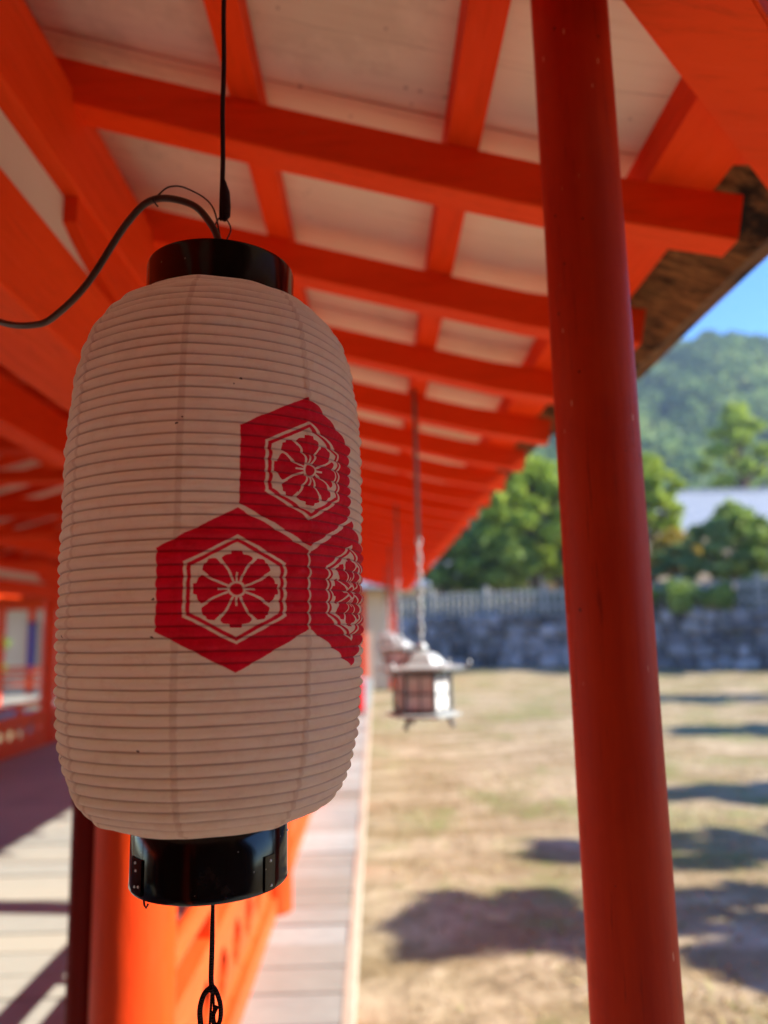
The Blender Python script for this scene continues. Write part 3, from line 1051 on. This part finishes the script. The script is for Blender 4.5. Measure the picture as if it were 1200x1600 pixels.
# ------------------------------------------------------------------ bronze lanterns along the eave
def copy_tree(o, parent=None):
    c = o.copy(); C.objects.link(c); c.parent = parent
    for ch in list(o.children): copy_tree(ch, c)
    return c
def bronze_lantern(x, y, z, label):
    t = empty('bronze_lantern', (x, y, z), label, 'lantern', 'bronze lanterns hanging along the eave')
    H6 = R(-10)
    b = B()
    b.lathe((x, y, z), [(.150, .178), (.153, .185), (.110, .190), (.080, .196), (.068, .212), (.050, .228), (.020, .238), (.001, .239)], 6, False, H6)
    b.lathe((x, y, z), [(.001, .172), (.10, .176), (.149, .178)], 6, False, H6)
    rf = b.build('roof', M['bronze'], t)
    b = B(); b.lathe((x, y, z), [(.001, .238), (.016, .240), (.022, .250), (.014, .262), (.004, .270), (.001, .271)], 20)
    b.build('finial', M['bronze'], rf, 180)
    for k in range(6):
        a = H6+2*PI*k/6
        ca, sa = math.cos(a), math.sin(a)
        p = Vector((x+.149*ca, y+.149*sa, z+.183))
        b = B(); b.tube(spline([p, p+Vector((ca*.010, sa*.010, .003)), p+Vector((ca*.016, sa*.016, .012)), p+Vector((ca*.011, sa*.011, .019))], 4), .0045, 8)
        b.build('roof_curl', M['bronze'], rf, 180)
    b = B()
    rr = .098
    for k in range(6):
        a = H6+2*PI*k/6
        b.tube([(x+rr*math.cos(a), y+rr*math.sin(a), z+.030), (x+rr*math.cos(a), y+rr*math.sin(a), z+.175)], .0062, 8)
    b.lathe((x, y, z), [(.090, .155), (.102, .155), (.104, .175), (.090, .175)], 6, False, H6)
    b.lathe((x, y, z), [(.090, .030), (.104, .030), (.104, .044), (.090, .044)], 6, False, H6)
    for k in range(6):        # lattice bars over each pane
        a0, a1 = H6+2*PI*k/6, H6+2*PI*(k+1)/6
        p0 = Vector((x+rr*.97*math.cos(a0), y+rr*.97*math.sin(a0), 0)); p1 = Vector((x+rr*.97*math.cos(a1), y+rr*.97*math.sin(a1), 0))
        for f_ in (.5,):
            q = p0.lerp(p1, f_)
            b.tube([(q.x, q.y, z+.04), (q.x, q.y, z+.16)], .0028, 6)
        for zz in (.098,):
            b.tube([(p0.x, p0.y, z+zz), (p1.x, p1.y, z+zz)], .0028, 6)
    b.build('frame', M['bronze_dark'], t)
    for k in range(6):
        a0, a1 = H6+2*PI*k/6, H6+2*PI*(k+1)/6
        r1 = .090
        q = [(x+r1*math.cos(a), y+r1*math.sin(a)) for a in (a0, a1)]
        r2 = .087
        q2 = [(x+r2*math.cos(a), y+r2*math.sin(a)) for a in (a0, a1)]
        b = B()
        b.skin([b.ring([(q[0][0], q[0][1], zz), (q[1][0], q[1][1], zz), (q2[1][0], q2[1][1], zz), (q2[0][0], q2[0][1], zz)]) for zz in (z+.045, z+.155)])
        b.build('pane', M['pane'], t)
    b = B(); b.lathe((x, y, z), [(.001, .014), (.10, .016), (.128, .022), (.130, .030), (.1, .034), (.001, .034)], 6, False, H6)
    base = b.build('base_tray', M['bronze'], t)
    for k in range(3):
        a = H6+2*PI*(2*k)/6
        b = B(); b.tube([(x+.085*math.cos(a), y+.085*math.sin(a), z+.018), (x+.095*math.cos(a), y+.095*math.sin(a), z-.002), (x+.100*math.cos(a), y+.100*math.sin(a), z-.016)], [.010, .007, .010], 8)
        b.build('foot', M['bronze_dark'], base, 180)
    # chain: links below, rod above
    b = B()
    zz = z+.265
    k = 0
    while zz < z+.62:
        ax = Vector((1, 0, 0)) if k % 2 else Vector((0, 1, 0))
        pts = []
        for i in range(13):
            a = 2*PI*i/12
            pts.append(Vector((x, y, zz+.016)) + ax*.0065*math.cos(a) + Vector((0, 0, .019*math.sin(a))))
        b.tube(pts, .0042, 6, False)
        zz += .031
        k += 1
    b.build('chain', M['bronze'], t, 180)
    ztop = zl(x)+RH+.01
    b = B(); b.tube([(x, y, zz), (x, y, zz+.3), (x, y, ztop)], .0075, 10)
    b.build('hanging_rod', M['bronze_dark'], t, 180)
    return t
BLY, BLX, BLZ = 2.66, .158, -.325
bl = bronze_lantern(BLX, BLY, BLZ, 'grey bronze hexagonal lantern hanging under the eave, nearest of its row')
for k, nm in ((1, 'second'), (2, 'third'), (3, 'fourth'), (4, 'fifth')):
    c = copy_tree(bl)
    c.location = (BLX, BLY+BAY*k, BLZ)
    c['label'] = nm + ' hexagonal bronze lantern along the eave, counted from the nearest one'

# ------------------------------------------------------------------ ground
def grid_mesh(name, xs, ys_, zf, mat):
    X, Y = np.meshgrid(xs, ys_)
    Z = zf(X, Y)
    v = np.stack([X, Y, Z], -1).reshape(-1, 3)
    nx, ny_ = len(xs), len(ys_)
    i = np.arange(nx*ny_).reshape(ny_, nx)
    f = np.stack([i[:-1, :-1], i[:-1, 1:], i[1:, 1:], i[1:, :-1]], -1).reshape(-1, 4)
    me = bpy.data.meshes.new(name)
    me.from_pydata(v.tolist(), [], f.tolist())
    return link(name, me, mat, None, 180)
def gz(X, Y):
    base = ZG + .035*np.sin(X*1.3+.5*Y)*np.sin(Y*.9) + .02*np.sin(3.1*X+1)*np.sin(2.3*Y)
    far = np.clip((np.hypot(X, Y)-60)/200, 0, 1)
    return base - .05 + far*0
xs = np.concatenate([np.linspace(-1500, -60, 12), np.linspace(-50, 60, 200), np.linspace(75, 1500, 12)])
ys_ = np.concatenate([np.linspace(-800, -20, 8), np.linspace(-15, 60, 180), np.linspace(80, 2000, 16)])
g = grid_mesh('ground', xs, ys_, gz, M['ground'])
tag(g, kind='structure')

# dry grass tufts on the turf
def quads(name, Cn, U, V_, shade, mat, parent=None):
    """leaf quads from centres and two half-axes (numpy n x 3)"""
    n = len(Cn)
    v = np.stack([Cn-U-V_, Cn+U-V_, Cn+U*.6+V_, Cn-U*.6+V_], 1).reshape(-1, 3)
    me = bpy.data.meshes.new(name)
    me.vertices.add(4*n); me.vertices.foreach_set('co', v.astype(np.float32).ravel())
    me.loops.add(4*n); me.loops.foreach_set('vertex_index', np.arange(4*n, dtype=np.int32))
    me.polygons.add(n); me.polygons.foreach_set('loop_start', np.arange(0, 4*n, 4, dtype=np.int32))
    me.update(calc_edges=True)
    at = me.attributes.new('shade', 'FLOAT', 'FACE')
    at.data.foreach_set('value', shade.astype(np.float32))
    return link(name, me, mat, parent)
def rnd_axes(n, sz, flat=0.):
    a = rng.normal(size=(n, 3)); a[:, 2] *= (1-flat); a /= np.linalg.norm(a, axis=1)[:, None]
    b_ = rng.normal(size=(n, 3)); b_ -= (b_*a).sum(1)[:, None]*a; b_ /= np.linalg.norm(b_, axis=1)[:, None]
    s_ = sz*rng.uniform(.6, 1.4, (n, 1))
    return a*s_, b_*s_*rng.uniform(.4, .8, (n, 1))
m = N('dry_grass_blades')
at = m.n('ShaderNodeAttribute', attribute_name='shade')
M['tuft'] = m.out(m.ramp(at.outputs['Fac'], [(0, (.30, .20, .09)), (.55, (.52, .38, .20)), (.8, (.42, .36, .14)), (1, (.18, .24, .06))]), .8, .15)
n = 90000
gx = rng.uniform(0.1, 22, n); gy = 2.5 + 32*rng.random(n)**1.6
dens = np.sin(gx*1.7+2)*np.sin(gy*1.1)+.5*np.sin(gx*4+gy*3)
keep = rng.random(n) < .45+.4*dens
gx, gy = gx[keep], gy[keep]
n = len(gx)
cz = gz(gx, gy)+.012
ang = rng.uniform(0, 2*PI, n)
U = np.stack([np.cos(ang), np.sin(ang), np.zeros(n)], 1)*rng.uniform(.004, .012, (n, 1))
Vv = np.stack([rng.normal(0, .014, n), rng.normal(0, .014, n), rng.uniform(.008, .022, n)], 1)
gt = quads('dry_turf_blades', np.stack([gx, gy, cz], 1), U, Vv, rng.random(n), M['tuft'])
tag(gt, kind='stuff')
gt['label'] = 'short dry grass over the sandy yard'
gt['category'] = 'grass'

# ------------------------------------------------------------------ stone wall and fence
WA, WB = Vector((-4, 43.5, 0)), Vector((34, 18.0, 0))
wd = (WB-WA).normalized(); wn = Vector((wd.y, -wd.x, 0))
if wn.y > 0: wn = -wn
wl = (WB-WA).length
wall = empty('stone_wall', WA+Vector((0, 0, ZG)), 'long grey dry-stone retaining wall across the far side of the yard', 'wall')
b = B()
for row in range(5):
    s_ = 0
    z0 = ZG-.08+row*.5
    while s_ < wl:
        L = random.uniform(.45, 1.1)
        q = bmesh.ops.create_icosphere(b.bm, subdivisions=2, radius=1)
        hh = random.uniform(.24, .31)
        c = WA + wd*(s_+L/2) + wn*(.22-.05*row) + Vector((0, 0, z0+.25+random.uniform(-.06, .06)))
        ra = random.uniform(-.25, .25)
        for v in q['verts']:
            co = Vector((math.copysign(abs(v.co.x)**.55, v.co.x), math.copysign(abs(v.co.y)**.7, v.co.y), math.copysign(abs(v.co.z)**.55, v.co.z)))
            px_ = co.x*L*.52*random.uniform(.93, 1.05); pz_ = co.z*hh*random.uniform(.93, 1.05)
            v.co = c + wd*(px_*math.cos(ra)-pz_*math.sin(ra)*.4) + wn*(co.y*.25) + Vector((0, 0, px_*math.sin(ra)*.4+pz_))
        s_ += L
st = b.build('stonework', M['stone'], wall)
shade_by_island(st, 4)
b = B()
rings = [b.ring([WA+wd*t_+wn*.1+Vector((0, 0, ZG-.3)), WA+wd*t_-wn*14+Vector((0, 0, ZG-.3)), WA+wd*t_-wn*14+Vector((0, 0, .46)), WA+wd*t_+wn*.02+Vector((0, 0, .44))]) for t_ in (0, wl)]
b.skin(rings)
tg = b.build('terrace', M['ground'], None)
tag(tg, kind='structure')
# granite picket fence on the wall
def fence(t0, t1, off, zt, label, gap=.34):
    fn = empty('stone_fence', WA+wd*t0-wn*off+Vector((0, 0, .45)), label, 'fence')
    b = B()
    mt0 = Matrix.Rotation(math.atan2(wd.y, wd.x), 4, 'Z')
    s_ = t0
    k = 0
    while s_ < t1:
        p = WA+wd*s_-wn*off
        big = k % 9 == 0
        hw = .11 if big else .07
        h = zt+(.22 if big else 0)
        b.box(-hw, hw, -hw, hw, .44, h-.06, .01, Matrix.Translation(p) @ mt0)
        b.box(-hw*.8, hw*.8, -hw*.8, hw*.8, h-.062, h, .03, Matrix.Translation(p) @ mt0)
        s_ += gap
        k += 1
    b.build('picket', M['granite'], fn)
    b = B()
    for z_ in (.72, zt-.28):
        b.skin([b.ring([WA+wd*tt-wn*(off-.04)+Vector((0, 0, z_)), WA+wd*tt-wn*(off+.04)+Vector((0, 0, z_)), WA+wd*tt-wn*(off+.04)+Vector((0, 0, z_+.12)), WA+wd*tt-wn*(off-.04)+Vector((0, 0, z_+.12))]) for tt in (t0, t1)])
    b.build('rail', M['granite'], fn)
fence(2, wl-1, .35, 1.62, 'pale grey stone picket fence along the top of the stone wall')

# ------------------------------------------------------------------ trees
def blade_crown(cents, rads, per, sz, flat=.2):
    P, Sd = [], []
    for c, r_ in zip(cents, rads):
        d = rng.normal(size=(per, 3)); d /= np.linalg.norm(d, axis=1)[:, None]
        rad = rng.random((per, 1))**.42
        # lumpy outline
        lump = 1+.25*np.sin(d[:, :1]*5+c[0])*np.sin(d[:, 2:3]*4+c[1])
        q = np.array(c)+d*rad*np.array(r_)*lump
        P.append(q)
        Sd.append(np.full(per, .3*rng.random())+.7*rng.random(per))
    P = np.concatenate(P); Sd = np.concatenate(Sd)
    U, V_ = rnd_axes(len(P), sz, flat)
    return P, U, V_, Sd
def tree(x, y, z0, h, spread, mat, label, name='leafy_tree', per=95, nb=44, sz=.17, flat=False, crown0=.3, group=None, lean=(0, 0), ck=.62):
    t = empty(name, (x, y, z0), label, 'tree', group)
    b = B()
    rt = random.Random(int(abs(x*31+y*17))+3)
    tp = Vector((x+lean[0], y+lean[1], z0+h*.86))
    pts = [Vector((x, y, z0-.2)).lerp(tp, k/6)+Vector((rt.uniform(-.1, .1), rt.uniform(-.1, .1), 0))*h*.08*(0 < k) for k in range(7)]
    b.tube(pts, [h*.035*(1-.82*k/6) for k in range(7)], 10)
    cs, rs = [], []
    for k in range(nb):
        u = (k+.5)/nb
        zc = z0+h*(crown0+(1-crown0)*u*.92)
        prof = (math.sin(PI*min(1, .18+u*.86))**.7) if not flat else (1-.75*u)
        a = k*2.4+rt.uniform(-.4, .4)
        rad = spread*prof*rt.uniform(.40, 1.12)
        base = pts[min(6, int((zc-z0)/(h*.86)*6))]
        c = Vector((base.x+rad*math.cos(a), base.y+rad*math.sin(a), zc))
        b.tube([Vector((base.x, base.y, zc-h*.10)), (Vector((base.x, base.y, zc-h*.10))+c)/2+Vector((0, 0, h*.02)), c], [h*.010, h*.007, h*.002], 6)
        cs.append(tuple(c))
        rr = spread*rt.uniform(.30, .52)*ck
        rs.append((rr, rr, rr*(.26 if flat else .62)))
    b.build('trunk', M['trunk'], t, 60)
    P, U, V_, Sd = blade_crown(cs, rs, per, sz, .5 if flat else .1)
    quads('crown', P, U, V_, Sd, mat, t)
    return t
T = .44
gt_ = 'trees behind the stone wall'
tree(4.2, 45.5, T, 6.6, 3.2, M['leaf_mid'], 'leafy green tree above the stone wall, left of the others beside the eave', group=gt_)
tree(7.0, 43.0, T, 5.8, 2.6, M['leaf_mid'], 'green bushy tree behind the fence, just right of the hanging bronze lantern', group=gt_)
tree(9.3, 44.0, T, 9.6, 3.3, M['leaf_lime'], 'sunlit yellow-green tree between the eave edge and the foreground pole', group=gt_, per=420)
tree(11.6, 47.0, T, 8.2, 3.0, M['leaf_mid'], 'mid green tree partly hidden behind the foreground pole', group=gt_)
tree(15.3, 38.2, T, 4.2, 1.3, M['leaf_gold'], 'golden autumn tree right of the foreground pole above the wall', group=gt_, crown0=.45, sz=.12)
tree(16.2, 43.5, T, 9.4, 1.9, M['leaf_lime'], 'yellow-green tree touching the right edge of the foreground pole', group=gt_, crown0=.5)
tree(43.0, 86.0, T, 26, 5.8, M['leaf_lime'], 'tall light green tree standing behind the grey roof, before the wooded hill', group=gt_, per=150, crown0=.15, nb=46, sz=.30, ck=.55)
tree(18.6, 38.5, T, 5.6, 2.2, M['leaf_mid'], 'bushy mid green tree in front of the tiled hall at the right edge', group=gt_)
tree(15.4, 34.2, T, 4.2, 1.7, M['leaf_pine'], 'spreading pine above the stone wall between the golden tree and the right edge', 'pine_tree', flat=True, nb=14, sz=.12, per=380, group=gt_)
tree(14.9, 36.8, T, 3.4, 1.6, M['leaf_pine'], 'low pine just behind the golden tree', 'pine_tree', flat=True, nb=12, sz=.12, per=340, group=gt_)
tree(23.0, 29.8, T, 9.0, 2.4, M['leaf_pine'], 'tall pine on the wall terrace beyond the right edge', 'pine_tree', flat=True, nb=20, sz=.14, per=120, group=gt_)
tree(21.5, 33.5, T, 11.0, 2.6, M['leaf_dark'], 'dark tree on the terrace, shading the foot of the wall', group=gt_)
# shrubs at the wall
def shrub(x, y, z, r_, mat, label):
    t = empty('shrub', (x, y, z), label, 'shrub', 'shrubs by the stone wall')
    b = B()
    for k in range(6):
        a = k*1.05
        b.tube([(x, y, z-.1), (x+.5*r_*math.cos(a), y+.5*r_*math.sin(a), z+r_*.8)], [.03, .008], 6)
    b.build('stem', M['trunk'], t)
    cs = [(x+random.uniform(-.5, .5)*r_, y+random.uniform(-.5, .5)*r_, z+r_*random.uniform(.3, 1)) for _ in range(6)]
    P, U, V_, Sd = blade_crown(cs, [(r_*.55,)*3]*6, 240, .09)
    quads('foliage', P, U, V_, Sd, mat, t)
def wallp(t_, off): return WA+wd*t_+wn*off
for tt_, ff_, rr_, ss_ in ((18.8, .1, .75, 'leftmost'), (20.4, -.1, .9, 'middle'), (22.0, .1, .7, 'rightmost')):
    p = wallp(tt_, ff_); shrub(p.x, p.y, .45, rr_, M['leaf_mid'], ss_+' of three loose green bushes on the wall top right of the foreground pole')

# shade trees beside the yard, out of frame to the right: they cast the streaks on the turf
for i, (x, y, h, s_) in enumerate([(9.6, 4.9, 6.6, 1.15), (12.3, 6.5, 7.6, .95), (12.8, 8.8, 6.8, 1.2), (17, 13.6, 8.0, 1.7), (20, 19.5, 9, 2.2), (27, 24, 9, 3.0)]):
    tree(x, y-.3, ZG, h, s_, M['leaf_pine'], ['nearest', 'second', 'third', 'fourth', 'fifth', 'sixth'][i]+' pine at the right side of the yard shading the turf', 'pine_tree', per=44, nb=30, sz=.13, ck=.5, flat=True, crown0=.5, group='pines beside the yard')

def hedge(t0, t1, off, h, label):
    a, c = WA+wd*t0-wn*off, WA+wd*t1-wn*off
    t = empty('hedge', a+Vector((0, 0, .44)), label, 'hedge')
    n_ = int((t1-t0)*420)
    u = rng.random(n_)*(t1-t0)
    q = np.array(a)[None, :]+np.array(wd)[None, :]*u[:, None]+np.array(wn)[None, :]*rng.normal(0, .28, (n_, 1))
    top = h*(.85+.15*np.sin(u*1.7)+.12*np.sin(u*4.3))
    q[:, 2] = .44+top*rng.random(n_)**.7
    U, V_ = rnd_axes(n_, .12)
    quads('foliage', q, U, V_, .6*rng.random(n_), M['leaf_dark'], t)
hedge(1, wl-2, 1.5, 1.15, 'dark clipped hedge growing behind the stone picket fence')

# ------------------------------------------------------------------ buildings beyond
def hall(x0, x1, y0, y1, z0, zw, zr, label, name='shrine_hall', wallmat=None, roofm=None, over=1.2, nb=6, posts=True, rz=0.):
    cx_, cy_ = (x0+x1)/2, (y0+y1)/2
    t = empty(name, (cx_, cy_, z0), label, 'building')
    B().box(x0, x1, y0, y1, z0, zw).build('wall', wallmat or M['far_plaster'], t)
    b = B()
    e = .12
    A_ = [(x0-over, y0-over, zw), (x1+over, y0-over, zw), (x1+over, y1+over, zw), (x0-over, y1+over, zw)]
    D_ = [(a[0], a[1], a[2]+e) for a in A_]
    mx_ = [(x0+(x1-x0)*.10, cy_, zr), (x1-(x1-x0)*.10, cy_, zr)]
    n1 = 6
    rings = [b.ring(A_), b.ring(D_)]
    for k in range(1, n1+1):
        u = k/n1
        f_ = u**1.25
        rings.append(b.ring([(D_[0][0]+(mx_[0][0]-D_[0][0])*u, D_[0][1]+(cy_-.15-D_[0][1])*u, zw+e+(zr-zw-e)*f_), (D_[1][0]+(mx_[1][0]-D_[1][0])*u, D_[1][1]+(cy_-.15-D_[1][1])*u, zw+e+(zr-zw-e)*f_), (D_[2][0]+(mx_[1][0]-D_[2][0])*u, D_[2][1]+(cy_+.15-D_[2][1])*u, zw+e+(zr-zw-e)*f_), (D_[3][0]+(mx_[0][0]-D_[3][0])*u, D_[3][1]+(cy_+.15-D_[3][1])*u, zw+e+(zr-zw-e)*f_)]))
    b.skin(rings)
    rf = b.build('roof', roofm or M['tile'], t)
    B().box(mx_[0][0]-.2, mx_[1][0]+.2, cy_-.25, cy_+.25, zr-.05, zr+.35, .05).build('ridge', M['tile'], rf)
    if posts:
        for i in range(nb+1):
            x = x0+(x1-x0)*i/nb
            B().box(x-.11, x+.11, y0-.06, y0+.16, z0, zw-.002, .01).build('post', M['verm_z'], t)
            if i < nb:
                wx = (x1-x0)/nb
                if i % 2 == 0:
                    B().box(x+.35*wx, x+.75*wx, y0-.03, y0+.02, z0+(zw-z0)*.30, z0+(zw-z0)*.72).build('window', M['dark'], t)
    else:
        for i in range(nb):
            wx = (x1-x0)/nb
            x = x0+(i+.3)*wx
            B().box(x, x+wx*.45, y0-.03, y0+.02, z0+(zw-z0)*.3, z0+(zw-z0)*.75).build('window', M['dark'], t)
    return t
hall(-19, .55, 25, 32, ZG, 1.2, 4.2, 'white-walled hall with vermilion posts beyond the far end of the corridor', nb=20)
hall(24.5, 44, 62, 76, T, 7.4, 11.6, 'long hall with a pale grey tiled roof below the wooded hill', 'temple_hall', nb=8, posts=False)
hall(14, 22.5, 54, 62, T, 6.0, 8.9, 'smaller building with a grey hipped roof right of the foreground pole', 'temple_hall', nb=5, posts=False)
hall(3.5, 12.5, 50, 56, T, 2.6, 4.6, 'low pale building behind the trees left of the foreground pole', 'store_house', nb=5, posts=False)

# an open gallery crossing the yard left of the corridor
ga = empty('side_gallery', (-10.5, 18, ZG), 'open vermilion gallery with close posts and low railing, beyond the far railing', 'gallery')
for k in range(8):
    x = -5.4-1.45*k
    for y in (17.0, 19.4):
        b = B(); b.tube([(x, y, ZG), (x, y, .62)], .085, 16)
        b.build('post', M['verm_z'], ga, 40)
for y in (17.0, 19.4):
    B().box(-16, -5.0, y-.07, y+.07, .622, .86, .01).build('beam', M['verm_x'], ga)
    B().box(-16, -5.0, y-.035, y+.035, -.86, -.79, .01).build('rail', M['rail'], ga)
    B().box(-16, -5.0, y-.035, y+.035, -1.12, -1.06, .01).build('rail', M['rail'], ga)
b = B()
b.skin([b.ring([(x, 16.2, .80), (x, 18.2, 1.55), (x, 20.2, .80), (x, 20.2, .95), (x, 18.2, 1.85), (x, 16.2, .95)]) for x in (-16.4, -4.95)])
b.build('roof', M['bark'], ga)
o = plank_sheet(-16, -5.0, 16.8, 19.6, ZF, .3, 'deck', M['floor'], ga)

# indigo curtain and shrub seen between the far columns
t = empty('door_curtain', (-11.0, 24.75, -1.2), 'dark blue cloth curtain hanging on the white hall, left of the paper lantern', 'curtain')
b = B()
for k in range(1):
    x = -11.2+k*.24
    rr = []
    for i in range(7):
        z = .35-1.5*i/6
        rr.append(b.ring([(x+.22*q/4, 24.78+.02*math.sin(q*1.6+i*.5+k), z) for q in range(5)] + [(x+.22*q/4, 24.80+.02*math.sin(q*1.6+i*.5+k), z) for q in range(4, -1, -1)]))
    b.skin(rr)
b.build('cloth', M['indigo'], t)
b = B(); b.tube([(-11.3, 24.8, .37), (-10.85, 24.8, .37)], .02, 8); b.build('curtain_rod', M['iron'], t)
def pot_tree(x, y, z, label):
    tree(x, y, z, 3.2, .9, M['leaf_mid'], label, 'small_tree', per=200, nb=9, sz=.08)
pot_tree(-11.6, 22.0, ZG, 'small green tree in front of the white hall, left of the paper lantern')
# stone lantern style bits of the yard left of the corridor: a low bench
t = empty('stone_bench', (-7.4, 15.0, ZG), 'pale low stone bench in the yard beyond the far railing', 'bench')
B().box(-8.6, -6.2, 14.7, 15.3, ZG+.42, ZG+.56, .02).build('seat', M['granite'], t)
for x in (-8.2, -6.6):
    B().box(x-.15, x+.15, 14.8, 15.2, ZG-.05, ZG+.42, .02).build('leg', M['granite'], t)
# red box at the end of the boardwalk
t = empty('red_chest', (-.28, 13.6, ZF), 'small red chest standing at the far end of the boardwalk', 'chest')
B().box(-.50, -.22, 13.4, 13.8, ZF+.04, ZF+.50, .02).build('chest_body', M['red'], t)
B().box(-.52, -.20, 13.38, 13.82, ZF+.502, ZF+.55, .02).build('lid', M['red'], t)
for x in (-.48, -.27):
    B().box(x, x+.03, 13.45, 13.75, ZF+.004, ZF+.04).build('foot', M['iron'], t)

# ------------------------------------------------------------------ wooded hill
def hz(X, Y):
    # a long ridge rising to the right
    a = 134*np.exp(-((Y-430)/150)**2)*(.55+.45*np.tanh((X-30)/90))
    a += 26*np.exp(-((X-190)/50)**2-((Y-390)/90)**2)
    a += 40*np.exp(-((X-70)/70)**2-((Y-300)/80)**2)*.6
    a += 3.5*np.sin(X*.09)*np.sin(Y*.06+1)+2*np.sin(X*.21+2)
    return a*np.clip((Y-110)/120, 0, 1)-3
xs = np.linspace(-420, 620, 105); yh = np.linspace(100, 620, 60)
h_ = grid_mesh('hill', xs, yh, hz, M['leaf_hill'])
at = h_.data.attributes.new('shade', 'FLOAT', 'FACE')
at.data.foreach_set('value', rng.random(len(h_.data.polygons))*.4)
tag(h_, kind='structure')
nt_ = 5200
hx = rng.uniform(-60, 420, nt_); hy = 170+270*rng.random(nt_)
hzv = hz(hx, hy)
P, U_, V2_, Sd = [], [], [], []
per = 34
cr = rng.uniform(3.2, 6.5, nt_)
for i in range(nt_):
    d = rng.normal(size=(per, 3)); d /= np.linalg.norm(d, axis=1)[:, None]; d[:, 2] = np.abs(d[:, 2])
    P.append(np.array([hx[i], hy[i], hzv[i]+1.5])+d*np.array([cr[i], cr[i], cr[i]*1.25])*rng.random((per, 1))**.25)
    patch = .5+.5*math.sin(hx[i]*.045+1.3*math.sin(hy[i]*.03))*math.sin(hy[i]*.05+hx[i]*.02)
    Sd.append(np.clip(.45*rng.random()+.40*patch+.2*rng.random(per), 0, 1))
P = np.concatenate(P); Sd = np.concatenate(Sd)
U_, V2_ = rnd_axes(len(P), 1.25)
fo = quads('hill_forest', P, U_, V2_, Sd, M['leaf_hill'])
tag(fo, kind='stuff')
fo['label'] = 'dense green forest covering the distant hill'
fo['category'] = 'forest'

# ------------------------------------------------------------------ air
HAZE = True
if HAZE:
    B().box(-700, 900, -300, 900, ZG-2, 240).build('haze', None, None)
    hz_o = bpy.data.objects['haze']
    m = bpy.data.materials.new('air')
    m.use_nodes = True
    m.node_tree.nodes.clear()
    o_ = m.node_tree.nodes.new('ShaderNodeOutputMaterial')
    pv = m.node_tree.nodes.new('ShaderNodeVolumePrincipled')
    pv.inputs['Color'].default_value = (.60, .78, 1, 1)
    pv.inputs['Density'].default_value = .00036
    pv.inputs['Anisotropy'].default_value = .2
    m.node_tree.links.new(pv.outputs[0], o_.inputs['Volume'])
    hz_o.data.materials.append(m)
    tag(hz_o, kind='stuff')
